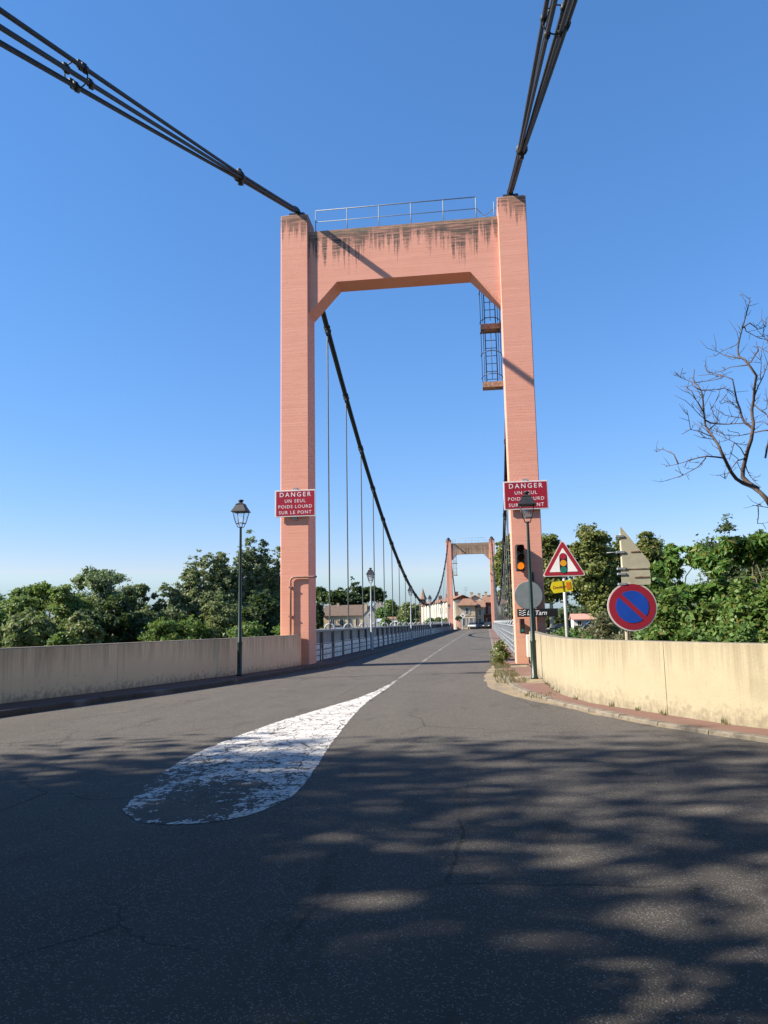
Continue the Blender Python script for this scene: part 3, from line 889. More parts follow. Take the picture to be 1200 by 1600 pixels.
# ------------------------------------------------------------------ bridge towers
XL0, XL1, XR0, XR1 = -7.795, -6.672, 1.008, 2.13
TD, TH = 1.226, 18.264
def tower(y0, label, near):
    t = thing('bridge_tower', label, 'bridge tower', (-2.83, y0, 0))
    ox = 2.83
    for x0, x1 in ((XL0, XL1), (XR0, XR1)):
        MB().box(x0 + ox, x1 + ox, 0, TD, -9.5, TH, 0.025).build('pier', M_PIER, t)
        cx = (x0 + x1) / 2 + ox
        sd_ = MB()
        sd_.prism([(0.25, TH + .005), (TD - .25, TH + .005), (TD - .38, TH + .30), (TD / 2, TH + .40), (0.38, TH + .30)], cx - .30, cx + .30, 'x')
        sd_.box(cx - .42, cx + .42, .15, TD - .15, TH + .001, TH + .06)
        sd_.build('cable_saddle', M_IRON, t)
    prof = [(XL1, 14.0), (-5.50, 15.28), (-0.15, 15.28), (XR0, 14.0), (XR0, 17.52), (XL1, 17.52)]
    MB().prism([(x + ox + (0.002 if x == XL1 else -0.002 if x == XR0 else 0), z) for x, z in prof], 0.12, TD - .1, 'y').build('crossbeam', M_BEAM if near else M_BEAM2, t)
    gr = MB()
    xs = [-6.40 + 1.314 * k for k in range(6)]
    yr = 0.30
    gr.tube([(xs[0] + ox, yr, 18.52), (xs[-1] + ox, yr, 18.52)], 0.022, 6)
    gr.tube([(xs[0] + ox, yr, 18.02), (xs[-1] + ox, yr, 18.02)], 0.016, 6)
    gr.tube([(xs[-1] + ox, yr, 18.04), (xs[-1] + .32 + ox, yr + .5, 17.95), (XR0 - .05 + ox, yr + .1, 18.05)], 0.016, 6)
    gr.tube([(xs[-1] + .32 + ox, yr + .5, 17.52), (xs[-1] + .32 + ox, yr + .5, 17.96)], 0.016, 6)
    gr.tube([(XR0 - .12 + ox, yr + .1, 17.52), (XR0 - .12 + ox, yr + .1, 18.3)], 0.02, 6)
    g = gr.build('guard_rail', M_GALV, t)
    for x in xs:
        MB().tube([(x + ox, yr, 17.5), (x + ox, yr, 18.52)], 0.02, 6).build('rail_post', M_GALV, g)
    # caged ladder
    lx = (0.36, 0.80) if near else (-6.2, -5.76)
    yl, yf = (1.75, 1.18) if near else (-0.62, -0.12)
    zlo = 11.05
    lad = MB()
    for x in lx:
        lad.tube([(x + ox, yl, zlo), (x + ox, yl, 18.3 if not near else 17.3)], 0.022, 6)
    lad = lad.build('ladder', M_LADDER, t)
    z = zlo + .3
    while z < 17.2:
        MB().tube([(lx[0] + ox, yl, z), (lx[1] + ox, yl, z)], 0.014, 6).build('rung', M_LADDER, lad)
        z += 0.33
    cg = MB()
    mid = (lx[0] + lx[1]) / 2 + ox
    arc = [(mid + .42 * math.cos(a) * 1.0, yl - (0.0 if near else 0) + (-1 if near else -1) * (.62 * math.sin(a)) * (1 if near else 1), 0) for a in np.linspace(0, math.pi, 9)]
    for zz in (zlo + .35, 12.35, 13.30, 13.75, 15.0, 16.4):
        cg.tube([(q[0], q[1], zz) for q in arc], 0.018, 5)
    for i in (1, 2, 4, 6, 7):
        q = arc[i]
        cg.tube([(q[0], q[1], zlo + .1), (q[0], q[1], 13.30)], 0.014, 5)
        cg.tube([(q[0], q[1], 13.6), (q[0], q[1], 16.4)], 0.014, 5)
    cg.build('safety_cage', M_LADDER, t)
    for zz in (10.92, 13.34):
        pl = MB()
        xa, xb = ((0.18, XR0 - .01) if near else (XL1 + .01, -5.5))
        pl.box(xa + ox, xb + ox, min(yl, yf) - .05, max(yl, yf) + .1, zz, zz + .05)
        pl.box(xa + ox, xb + ox, min(yl, yf) - .07, min(yl, yf) - .051, zz - .08, zz + .14)
        pl.build('platform', M_RUST, t)
    return t
near_t = tower(28.914, 'tall salmon concrete bridge tower at the near end, stained crossbeam on two piers', True)
far_t = tower(157.7, 'small distant salmon bridge tower at the far end with mossy crossbeam', False)
# conduit on the near left pier
pp = MB().tube([(-7.38 + 2.83, -.07, 0.9), (-7.38 + 2.83, -.07, 3.28), (-7.34 + 2.83, -.07, 3.36), (-7.24 + 2.83, -.07, 3.40), (-6.50 + 2.83, -.07, 3.40), (-6.36 + 2.83, -.07, 3.40)], 0.04, 8)
for z in (1.9, 3.0):
    pp.box(-7.45 + 2.83, -7.31 + 2.83, -.112, -.002, z, z + .05)
pp.build('conduit', M_PIPE, near_t)
# pillar base of the far tower
MB().box(-3.10, -2.35, -1.2, -0.05, -.2, 1.75, .03).build('end_pillar', M_PIER, far_t)

# ------------------------------------------------------------------ main cables with hangers
HY = [35.55 + 4.93 * k for k in range(25)]
Y0, Y1 = 29.53, 158.3
YM = (Y0 + Y1) / 2
ZS = TH + .42
def main_z(y):
    a = (ZS - 0.12 - 3.75) / ((Y1 - Y0) / 2) ** 2
    return 3.75 + a * (y - YM) ** 2
def back_z(y):
    d = Y0 - y
    return ZS + .05 - .405 * d + .00028 * d * d * 1.2
def girder_x(side):
    return (-7.23, -1) if side < 0 else (1.56, 1)
hang_me = MB().tube([(0, 0, 0), (0, 0, 1)], 0.034, 8).mesh('hanger', M_HANG)
ringm = MB()
ringm.tube([(.23 * math.cos(a), 0, .23 * math.sin(a)) for a in np.linspace(0, math.pi, 13)], 0.042, 6)
ring_me = ringm.mesh('anchor_ring', M_LGREY)
clm = MB()
clm.tube([(0, -.16, 0), (0, .16, 0)], 0.145, 10)
clm.tube([(0, -.17, 0), (0, -.10, 0)], 0.165, 10)
clm.tube([(0, .10, 0), (0, .17, 0)], 0.165, 10)
clm.box(-.045, .045, -.12, .12, -.34, -.13)
clamp_me = clm.mesh('cable_clamp', M_CABLE)
socket_me = MB().lathe([(.034, 0), (.055, .02), (.055, .28), (.036, .34)], 8).mesh('hanger_socket', M_HANG)
def cable(x, label, rot0):
    t = thing('suspension_cable', label, 'bridge cable', (x, 0, 0))
    path = []
    for y in np.linspace(-17.5, Y0 - .9, 26):
        path.append((y, back_z(y)))
    path += [(Y0 - .35, ZS - .03), (Y0, ZS + .02), (Y0 + .35, ZS - .04)]
    for y in np.linspace(Y0 + 1.0, Y1 - 1.0, 46):
        path.append((y, main_z(y)))
    path += [(Y1 - .3, ZS - .03), (Y1, ZS + .02), (Y1 + .35, ZS - .04)]
    for y in np.linspace(Y1 + 1.0, Y1 + 42, 14):
        path.append((y, ZS - .405 * (y - Y1)))
    for k in range(6):
        a = rot0 + k * math.pi / 3
        pts = []
        for i, (y, z) in enumerate(path):
            y_a, z_a = path[max(i - 1, 0)]
            y_b, z_b = path[min(i + 1, len(path) - 1)]
            tt = Vector((0, y_b - y_a, z_b - z_a)).normalized()
            nn = Vector((1, 0, 0)).cross(tt)
            if y < Y0 - 7.6:
                r_ = .085 + (Y0 - 7.6 - y) * .0132
                r_ = min(r_, .40)
            else:
                r_ = .085
            pts.append((r_ * math.cos(a), y + nn.y * r_ * math.sin(a), z + nn.z * r_ * math.sin(a)))
        MB().tube(pts, 0.042, 8).build('cable_strand', M_CABLE, t)
    # spreader collars on the backstay
    for y, r_, kind in ((21.9, .115, 0), (12.35, .211, 1), (3.2, .33, 1)):
        z = back_z(y)
        sl_ = math.atan(.40)
        mt = Matrix.Translation((0, y, z)) @ Matrix.Rotation(sl_, 4, 'X')
        c = MB()
        if kind == 0:
            mm = MB().tube([(0, -.11, 0), (0, .11, 0)], r_ + .035, 12)
            mm.tube([(0, -.16, 0), (0, -.07, 0)], r_ + .065, 12).box(-.06, .06, -.12, .12, -r_ - .13, -r_ + .02).box(-.05, .05, -.1, .1, r_ - .02, r_ + .12)
        else:
            mm = MB()
            for dy in (-.10,):
                mm.tube([((r_ + .015) * math.cos(q), dy, (r_ + .015) * math.sin(q)) for q in np.linspace(0, 2 * math.pi, 25)], 0.014, 5)
            for k in range(6):
                q = rot0 + k * math.pi / 3
                cx_, cz_ = r_ * math.cos(q), r_ * math.sin(q)
                mm.tube([(cx_, -.19 + .2 * (k % 2), cz_), (cx_, -.05 + .2 * (k % 2), cz_)],   .062, 8)
                mm.box(cx_ - .02, cx_ + .02, -.19 + .2 * (k % 2), -.05 + .2 * (k % 2), cz_ - .09, cz_ + .09)
        c.add(mm.v, mm.f, True, mt)
        c.build('cable_collar', M_CABLE, t)
    for y in HY:
        if y > 154:
            continue
        z = main_z(y)
        sl_ = math.atan(2 * (ZS - 3.87) / ((Y1 - Y0) / 2) ** 2 * (y - YM))
        c = link('cable_clamp', clamp_me, t)
        c.location = (0, y, z)
        c.rotation_euler = (sl_, 0, 0)
        h = link('hanger', hang_me, t)
        h.location = (0, y, 1.30)
        h.scale = (1, 1, max(.3, z - .34 - 1.30))
        r_ = link('anchor_ring', ring_me, t)
        r_.location = (0, y, 1.385)
        s_ = link('hanger_socket', socket_me, t)
        s_.location = (0, y, 1.40)
    return t
cable(-7.23, 'left bundle of black suspension cables sagging over the left railing', R(24))
cable(1.56, 'right bundle of black suspension cables seen nearly end on over right railing', R(50))

# ------------------------------------------------------------------ stiffening girders with railings
def girder(side, label):
    xc = -7.23 if side < 0 else 1.56
    s = -side                                    # direction to the road
    t = thing('bridge_railing', label, 'bridge railing', (xc, 0, 0))
    ya, yb = 30.2, 157.6
    def bx(mb, a, b_, *r):
        return mb.box(min(a * s, b_ * s), max(a * s, b_ * s), *r)
    main_m = M_GIRD if side < 0 else M_LGREY
    (bx(MB(), -.30, .34, ya, yb, 1.29, 1.38) if side < 0 else bx(MB(), -.12, .10, ya, yb, 1.29, 1.35)).build('top_rail', main_m, t)
    if side < 0:
        bx(MB(), .02, .10, ya, yb, .80, 1.288).build('web_plate', main_m, t)
    bx(MB(), -.30, .42, ya, yb, -.55, -.12).build('bottom_chord', M_GIRDD, t)
    half = 2.465
    n = int((yb - ya) / half)
    post_m = MB()
    bx(post_m, .02 if side < 0 else -.06, .20 if side < 0 else .06, -.09, .09, -.12, 1.288)
    pme = post_m.mesh('web_post', M_GIRDD if side < 0 else M_LGREY)
    gus = MB()
    gus.prism([(-.36, .82), (.36, .82), (.10, .52), (.07, .515), (-.07, .515), (-.10, .52)], min(.101 * s, .150 * s), max(.101 * s, .150 * s), 'x')
    gme = gus.mesh('gusset_plate', M_GIRD)
    rp = MB()
    bx(rp, .46, .50, -.03, .03, .12, 1.288)
    rme = rp.mesh('rail_post', M_GIRDD if side < 0 else M_LGREY)
    pnl = MB()
    hw = half / 2 - .09
    pnl.prism([(-hw, .02), (hw, .02), (hw, .50), (hw - .30, .80), (-hw + .30, .80), (-hw, .50)], min(.06 * s, .135 * s) if False else .125 * s, .165 * s, 'x')
    plm = pnl.mesh('white_plate', M_WHITEP)
    bolt = MB()
    for zz in (.2, .38, .56):
        for yy in (-.45, .45):
            bolt.tube([(.160 * s, yy, zz), (.175 * s, yy, zz)], .03, 6)
    bme = bolt.mesh('bolt', M_GIRDD)
    for k in range(n + 1):
        y = HY[0] - 2 * half + half * k
        if not ya < y < yb:
            continue
        link('web_post', pme, t).location = (0, y, 0)
        link('rail_post', rme, t).location = (0, y + .62, 0)
        if side < 0:
            link('gusset_plate', gme, t).location = (0, y, 0)
            pl = link('white_plate', plm, t)
            pl.location = (0, y + half / 2, 0)
            if y < 70:
                link('bolts', bme, pl)
    for z in (.34, .56, .78) if side < 0 else (.30, .52, .74, 1.02):
        bx(MB(), .455, .49, ya, yb, z, z + .035).build('rail', M_GIRDD if side < 0 else M_LGREY, t)
    return t
girder(-1, 'left bridge railing with grey girder, white plates and thin dark rails')
girder(1, 'right bridge railing of pale grey posts and rails beside the narrow pavement')

# ------------------------------------------------------------------ street lamps
def lamp(label, loc, H, group, green=True, tilt=0.0):
    t = thing('street_lamp', label, 'street lamp', loc, tilt, group)
    zb = H - .86
    mg = M_LAMPG if green else M_LGREY
    pole = MB().lathe([(.10, 0), (.10, .05), (.075, .07), (.075, .95), (.082, .97), (.082, 1.0), (.062, 1.04), (.046, zb * .7), (.036, zb), (.036, zb + .02)], 12)
    pole.build('pole', mg, t)
    br = MB()
    for k in range(4):
        a = R(45 + 90 * k)
        br.tube([(.02 * math.cos(a), .02 * math.sin(a), zb - .02), (.10 * math.cos(a), .10 * math.sin(a), zb + .0), (.155 * math.cos(a), .155 * math.sin(a), zb + .12)], .012, 5)
    br.build('bracket', M_IRON, t)
    fr = MB()
    z0, z1, r0, r1 = zb + .12, zb + .47, .165, .272
    for k in range(4):
        a = R(45 + 90 * k)
        an = R(45 + 90 * (k + 1))
        for z, r_ in ((z0, r0), (z1, r1)):
            fr.tube([(r_ * math.cos(a), r_ * math.sin(a), z), (r_ * math.cos(an), r_ * math.sin(an), z)], .013, 4)
        fr.tube([(r0 * math.cos(a), r0 * math.sin(a), z0), (r1 * math.cos(a), r1 * math.sin(a), z1)], .013, 4)
    lan = fr.build('lantern_frame', M_IRON, t)
    for k in range(4):
        a, an = R(45 + 90 * k), R(45 + 90 * (k + 1))
        q = .985
        MB().add([(r0 * q * math.cos(a), r0 * q * math.sin(a), z0), (r0 * q * math.cos(an), r0 * q * math.sin(an), z0), (r1 * q * math.cos(an), r1 * q * math.sin(an), z1), (r1 * q * math.cos(a), r1 * q * math.sin(a), z1)], [(0, 1, 2, 3)]).build('pane', M_LGLASS if green else M_FGLASS, lan)
    hd = MB()
    hd.lathe([(.28, z1 + .012), (.345, z1 + .0), (.30, z1 + .05), (.175, z1 + .22), (.185, z1 + .235), (.17, z1 + .25), (.11, z1 + .27), (.06, z1 + .30), (.045, z1 + .33)], 4, smooth=False, rot=R(45))
    hd.lathe([(.045, z1 + .31), (.09, z1 + .35), (.08, z1 + .38), (.03, z1 + .39)], 10)
    hd.build('lamp_roof', M_IRON, t)
    return t
lamp('dark green lamp post in front of the left parapet wall', (-7.42, 22.85, PZ), 5.36, 'traditional lantern lamp posts', tilt=R(-4))
lamp('dark green lamp post on right pavement overlapping the signs of the right tower', (1.21, 21.35, PZR), 5.08, 'traditional lantern lamp posts', tilt=R(-2))
bl = None
for i, (y, lb) in enumerate([(43.9, 'pale grey bridge lamp post nearest the left tower, lantern among the first hangers'), (67.4, 'second pale grey lamp post along the left railing, under the sagging cable'),
                             (90.9, 'third pale grey lamp post along the left railing, lantern at the lowest point of cable'), (114.4, 'fourth small lamp post along left railing towards the far tower'), (138.0, 'tiny last lamp post before the far tower on the left')]):
    if bl is None:
        bl = lamp(lb, (-6.52, y, PZ), 4.66, 'traditional lantern lamp posts', green=False, tilt=R(0))
    else:
        c = copy_tree(bl)
        c.location = (-6.52, y, PZ)
        c['label'] = lb
for (x, y, H, lb) in [(-7.2, 163.5, 4.6, 'tiny dark lantern on a post just beyond the far left pier')]:
    c = copy_tree(bl); c.location = (x + 2.1, y + 2, 0); c['label'] = lb

# ------------------------------------------------------------------ signs
def danger(loc, wd, ht, label):
    t = thing('danger_sign', label, 'warning sign', loc, 0, 'red danger signs on the near tower')
    MB().box(-wd / 2, wd / 2, -.02, .02, -ht / 2, ht / 2, .008).build('sign_frame', M_SBORD, t)
    MB().box(-wd / 2 + .05, wd / 2 - .05, -.026, -.012, -ht / 2 + .05, ht / 2 - .05).build('sign_face', M_SRED, t)
    for s_, z, sz in (('DANGER', .335, .245), ('UN SEUL', .085, .182), ('POIDS LOURD', -.135, .178), ('SUR LE PONT', -.36, .182)):
        text('lettering', s_, sz, M_SWHITE, t, (0, -.0275, z * ht / 1.05), 0.001 if sz > .2 else 0.0, spacing=1.42 if sz > .2 else 1.22)
    for z0, z1 in ((ht / 2 - .02, ht / 2 + .10), (-ht / 2 - .10, -ht / 2 + .02)):
        MB().box(-.10, .06, .022, .10, z0, z1).build('bracket', M_GALV, t)
    return t
danger((-7.18, 28.80, 6.25), 1.60, 1.05, 'red sign reading DANGER UN SEUL POIDS LOURD on the left pier')
danger((1.61, 28.80, 6.22), 1.64, 1.08, 'red DANGER sign on the right pier, partly behind a lamp lantern')

t = thing('traffic_light', 'black three-lens traffic light with amber lamp lit on right pier', 'traffic light', (1.29, 28.73, 3.39), R(6))
MB().box(-.16, .16, -.12, .12, 0, .98, .035).build('signal_housing', M_HOUS, t)
for z, m in ((.82, M_LENSR), (.50, M_LENSA), (.19, M_LIT)):
    ls = MB().tube([(0, -.135, z), (0, -.118, z)], .125, 20)
    ls.build('lens', m, t, 'lit amber lens' if m is M_LIT else None)
    vz = MB()
    n = 11
    aa = np.linspace(R(-15), R(195), n)
    A = [(.14 * math.cos(a), -.12, z + .14 * math.sin(a)) for a in aa] + [(.14 * math.cos(a), -.34 + .10 * (1 - max(0, math.sin(a))), z + .14 * math.sin(a)) for a in aa]
    A2 = [(.128 * math.cos(a), -.12, z + .128 * math.sin(a)) for a in aa] + [(.128 * math.cos(a), -.34 + .10 * (1 - max(0, math.sin(a))), z + .128 * math.sin(a)) for a in aa]
    vz.add(A, [(i, i + 1, n + i + 1, n + i) for i in range(n - 1)], True)
    vz.add(A2, [(i, i + 1, n + i + 1, n + i) for i in range(n - 1)], True)
    vz.add([A[n + i] for i in range(n)] + [A2[n + i] for i in range(n)], [(i, i + 1, n + i + 1, n + i) for i in range(n - 1)])
    vz.build('visor', M_HOUS, t)
bk = MB()
for z in (.08, .90):
    bk.box(-.03, .12, .121, .19, z - .03, z + .03)
bk.build('mounting_arm', M_IRON, t)

t = thing('signal_post', 'thin dark steel post against the right pier carrying the round plate', 'post', (1.72, 28.84, PZR))
MB().tube([(0, 0, 0), (0, 0, 3.3)], .045, 10).build('pole', M_IRON, t)
MB().box(-.11, .11, -.11, .06, 0, .02).build('base_plate', M_IRON, t)
t = thing('round_sign', 'blank grey back of a round road sign on right pier', 'road sign', (1.54, 28.66, 2.50))
d_ = MB().tube([(0, -.012, 0), (0, .012, 0)], .495, 40)
d_.build('sign_plate', M_SBACK, t)
MB().tube([(.5 * math.cos(a), .006, .5 * math.sin(a)) for a in np.linspace(0, 2 * math.pi, 41)], .016, 6).build('rim', M_SBACK, t)
mm = MB()
mm.box(-.30, .30, .013, .05, .16, .20).box(-.30, .30, .013, .05, -.20, -.16).box(.12, .24, .05, .14, -.22, .22)
mm.build('mounting_rail', M_GALV, t)

t = thing('river_sign', 'small black sign reading Le Tarn with white wave symbol', 'name sign', (1.83, 28.62, 1.875))
MB().box(-.725, .725, -.014, .014, -.145, .145, .01).build('sign_plate', M_SBLACK, t)
wv = MB()
for j in range(3):
    z = .078 - .078 * j
    pts = [(-.66 + .25 * u, -.018, z + .020 * math.sin(u * 1.5 * math.pi * 2)) for u in np.linspace(0, 1, 25)]
    wv.tube(pts, .014, 4)
wv.build('wave_symbol', M_SWHITE, t)
text('lettering', 'Le Tarn', .225, M_SWHITE, t, (-.385, -.0155, -.01), .003, 'LEFT', .25)
MB().box(-.20, -.02, .015, .18, -.05, .05).build('bracket', M_GALV, t)

t = thing('signal_box', 'small dark repeater signal under the river name sign', 'traffic light', (1.26, 28.62, 1.14), R(5))
MB().box(-.085, .085, -.08, .08, 0, .53, .02).build('signal_housing', M_HOUS, t)
for z in (.42, .265, .11):
    MB().tube([(0, -.095, z), (0, -.079, z)], .055, 14).build('lens', M_LENSR if z > .4 else M_LENSA if z > .2 else M_SGREEN, t)
MB().box(-.04, .04, .081, .30, .10, .42).build('mounting_arm', M_RUST, t)
t = thing('control_cabinet', 'cream steel control cabinet at the end of right wall behind lamp', 'cabinet', (1.50, 27.93, .33))
MB().box(-.135, .0, -.12, .16, 0, .78, .012).build('cabinet_body', M_BOX, t)
MB().box(-.145, -.136, -.10, .14, .03, .75).build('door', M_BOX, t)
MB().tube([(-.07, .0, .0), (-.07, .02, -.12), (-.05, .05, -.22)], .025, 8).build('cable_duct', M_IRON, t)

# triangle sign
t = thing('traffic_signal_sign', 'red-bordered triangle sign showing a traffic light, on pale pole behind right wall', 'road sign', (1.81, 18.3, -.5), R(-4))
MB().tube([(0.02, 0.05, 0), (-.01, 0.05, 3.86)], .040, 10).build('pole', M_POST, t)
def tri(r_, rc, n=5):
    out = []
    for k in range(3):
        a = R(90 + 120 * k)
        cx_, cz_ = (r_ - 2 * rc) * math.cos(a), (r_ - 2 * rc) * math.sin(a)
        for j in range(n):
            b_ = a - R(60) + R(120) * j / (n - 1)
            out.append((cx_ + rc * math.cos(b_), cz_ + rc * math.sin(b_)))
    return out
zc = 3.39
def trip(r_, rc, y0, y1):
    return MB().prism([(x, z + zc) for x, z in tri(r_, rc)], y0, y1, 'y')
trip(.575, .035, -.012, .012).build('sign_plate', M_SBORD, t)
trip(.535, .030, -.0165, -.008).build('red_border', M_SRED, t)
trip(.375, .012, -.0205, -.012).build('white_field', M_SWHITE, t)
stad = [(.085 * math.cos(a), .15 * (1 if math.sin(a) >= 0 else -1) * (1 if abs(math.sin(a)) > 1e-6 else 1) + .085 * math.sin(a)) for a in list(np.linspace(0.001, math.pi - .001, 10)) + list(np.linspace(math.pi + .001, 2 * math.pi - .001, 10))]
MB().prism([(x, z + zc + .015) for x, z in stad], -.0245, -.016, 'y').build('symbol_body', M_SBLACK, t)
for dz, m in ((.155, M_SRED), (0, M_SAMBER), (-.155, M_SGREEN)):
    MB().tube([(0, -.0275, zc + .015 + dz), (0, -.021, zc + .015 + dz)], .073, 18).build('symbol_lamp', m, t)
fx = MB()
fx.box(-.09, .09, .0125, .10, zc - .20, zc - .16).box(-.09, .09, .0125, .10, zc + .14, zc + .18)
fx.build('clamp', M_GALV, t)
t2 = thing('deviation_sign', 'small tilted yellow arrow board below the traffic light triangle', 'road sign', (1.75, 18.22, 2.36))
t2.rotation_euler = (0, R(-6), R(4))
MB().prism([(-.27, 0), (-.21, -.13), (.23, -.13), (.23, .13), (-.21, .13)], -.010, .010, 'y').build('sign_plate', M_SYEL, t2)
text('lettering', 'Deviation', .095, M_SRED, t2, (-.215, -.0115, -.005), 0, 'LEFT')
MB().box(.095, .195, -.0145, -.0105, -.075, .085).build('orange_patch', M_SORANGE, t2)
MB().tube([(0.02, -.014, -.13), (.02, -.014, .14)], .006, 5).build('cable_tie', M_IRON, t2)

# no parking sign
t = thing('no_parking_sign', 'round no-parking sign in red and blue on beige pole behind right wall', 'road sign', (2.70, 15.0, -.5), R(2))
MB().tube([(-.115, .06, 0), (-.10, .06, 3.70)], .042, 10).build('pole', M_POSTB, t)
zc = 2.32
MB().tube([(0, -.012, zc), (0, .012, zc)], .452, 48).build('sign_plate', M_SBORD, t)
MB().tube([(0, -.0165, zc), (0, -.010, zc)], .425, 48).build('red_disc', M_SRED, t)
for sgn in (1, -1):
    pts = []
    r_, hb = .300, .042
    a0 = math.asin(hb / r_)
    for a in np.linspace(a0, math.pi - a0, 22):
        u, v = r_ * math.cos(a), sgn * r_ * math.sin(a)
        c_, s_ = math.cos(R(-45)), math.sin(R(-45))
        pts.append((u * c_ - v * s_, zc + u * s_ + v * c_))
    MB().prism(pts, -.0205, -.012, 'y').build('blue_field', M_SBLUE, t)
MB().box(-.20, .10, .0125, .05, zc - .03, zc + .01).build('clamp', M_GALV, t)
t = thing('direction_sign', 'beige back of triangular and rectangular sign plates above the no-parking sign', 'road sign', (2.60, 15.0, 2.74), R(0))
def rnd(poly, r_=.05):
    out = []
    n = len(poly)
    for i in range(n):
        p0, p1, p2 = Vector(poly[i - 1]), Vector(poly[i]), Vector(poly[(i + 1) % n])
        a, b_ = (p0 - p1).normalized(), (p2 - p1).normalized()
        for k in range(4):
            u = k / 3
            q = (p1 + a * r_) * (1 - u) ** 2 + p1 * 2 * u * (1 - u) + (p1 + b_ * r_) * u * u
            out.append((q.x, q.y))
    return out
MB().prism(rnd([(-.03, .61), (-.03, -.205), (.475, -.205), (.475, -.10)], .05), -.012, .008, 'y').build('triangle_plate', M_SBEIGE, t)
MB().prism(rnd([(-.06, -.228), (-.06, -.515), (.465, -.515), (.465, -.228)], .04), -.012, .008, 'y').build('rectangle_plate', M_SBEIGE, t)
for (x0, x1, z) in ((.13, .30, .11), (.17, .44, -.37)):
    MB().box(x0, x1, -.022, -.011, z - .014, z + .014, .004).build('stiffener', M_RUST, t)
MB().box(-.04, .47, -.02, -.0125, -.222, -.206).build('stiffener', M_RUST, t)
for z in (.41, .11, -.20, -.30, -.49):
    MB().box(-.12, .02, -.03, .10, z - .018, z + .018).build('clamp', M_GALV, t)
MB().tube([(-.30, .02, .105), (-.05, .02, .11)], .010, 5).build('rod', M_GALV, t)

# ------------------------------------------------------------------ foliage
def crown_mesh(name, lobes, n, leaf, seed, mat_, nclump=26, crad=.33, elong=1.7, shell=.55, flat=1.0, up=.35):
    """lobes: (cx,cy,cz,rx,ry,rz); leaf-size diamonds in clumps spread through the lobes"""
    g = np.random.default_rng(seed)
    lob = np.array(lobes, float)
    vol = (lob[:, 3] * lob[:, 4] * lob[:, 5]) ** .75
    vol /= vol.sum()
    tot = max(len(lob), int(nclump * len(lob)))
    li = g.choice(len(lob), tot, p=vol)
    d = g.normal(size=(tot, 3))
    d /= np.linalg.norm(d, axis=1)[:, None]
    rr = shell + (1 - shell) * g.random(tot) ** .6
    rr *= 1 + .12 * g.normal(size=tot)
    cc = lob[li, :3] + d * lob[li, 3:] * rr[:, None]
    cr_ = crad * lob[li, 3:].mean(1) * (.55 + .9 * g.random(tot))
    wgt = cr_ ** 2
    wgt /= wgt.sum()
    ci = g.choice(tot, n, p=wgt)
    off = g.normal(size=(n, 3)) * .52
    off[:, 2] *= .62 * flat
    P = cc[ci] + off * cr_[ci][:, None]
    outw = P - lob[li[ci], :3]
    outw /= np.linalg.norm(outw, axis=1)[:, None] + 1e-6
    N = outw * .55 + np.array([0, 0, up]) + g.normal(size=(n, 3)) * .55
    N /= np.linalg.norm(N, axis=1)[:, None]
    T = np.cross(N, g.normal(size=(n, 3)))
    T /= np.linalg.norm(T, axis=1)[:, None]
    B = np.cross(N, T)
    s = leaf * (.6 + .8 * g.random(n))[:, None]
    L = s * .5 * elong
    W = s * .5
    fold = N * s * .12
    v = np.stack([P - T * L, P + B * W + fold, P + T * L, P - B * W + fold], 1).reshape(-1, 3)
    me = bpy.data.meshes.new(name)
    me.vertices.add(4 * n)
    me.vertices.foreach_set('co', v.ravel())
    me.loops.add(4 * n)
    me.loops.foreach_set('vertex_index', np.arange(4 * n))
    me.polygons.add(n)
    me.polygons.foreach_set('loop_start', np.arange(0, 4 * n, 4))
    me.polygons.foreach_set('loop_total', np.full(n, 4))
    me.update()
    me.validate()
    me.materials.append(mat_)
    return me, cc
def limbs(mb, base, top, lobes, r0, seed, nl=6, cc=None, wig=.12):
    g = random.Random(seed)
    H = top - base
    pts = []
    for k in range(5):
        u = k / 4
        pts.append((g.uniform(-wig, wig) * u, g.uniform(-wig, wig) * u, base - .4 * (k == 0) + H * .72 * u))
    mb.tube(pts, [r0 * (1.25 if k == 0 else 1 - .17 * k) for k in range(5)], 8)
    tg = list(lobes) if cc is None else [cc[g.randrange(len(cc))] for _ in range(nl)]
    for L in tg:
        s = g.uniform(.35, .9)
        a = Vector(pts[0]).lerp(Vector(pts[-1]), s)
        b_ = Vector(L[:3])
        m_ = a.lerp(b_, .5) + Vector((g.uniform(-.3, .3), g.uniform(-.3, .3), .12 * (b_ - a).length))
        mb.tube([a, m_, b_], [r0 * .42, r0 * .26, r0 * .06], 6)
KIND = {  # lobes builder: (hw, base z, top z, rng) -> lobes; n, leaf size factor etc.
}
def lobes_round(hw, z0, z1, g, n=9, asp=.5):
    out = []
    H = z1 - z0
    out.append((0, 0, z0 + .58 * H, hw * .62, hw * .62, H * .34))
    for k in range(n):
        a = g.uniform(0, 2 * math.pi)
        u = g.uniform(.12, .86)
        rad_ = hw * (1 - abs(u - .45) ** 1.6 * 1.3) * g.uniform(.45, .75)
        r_ = hw * g.uniform(.28, .46)
        out.append((rad_ * math.cos(a), rad_ * math.sin(a), z0 + H * u, r_, r_, r_ * g.uniform(.7, 1.0)))
    out.append((g.uniform(-.2, .2) * hw, 0, z1 - .16 * H, hw * .34, hw * .34, .16 * H))
    return out
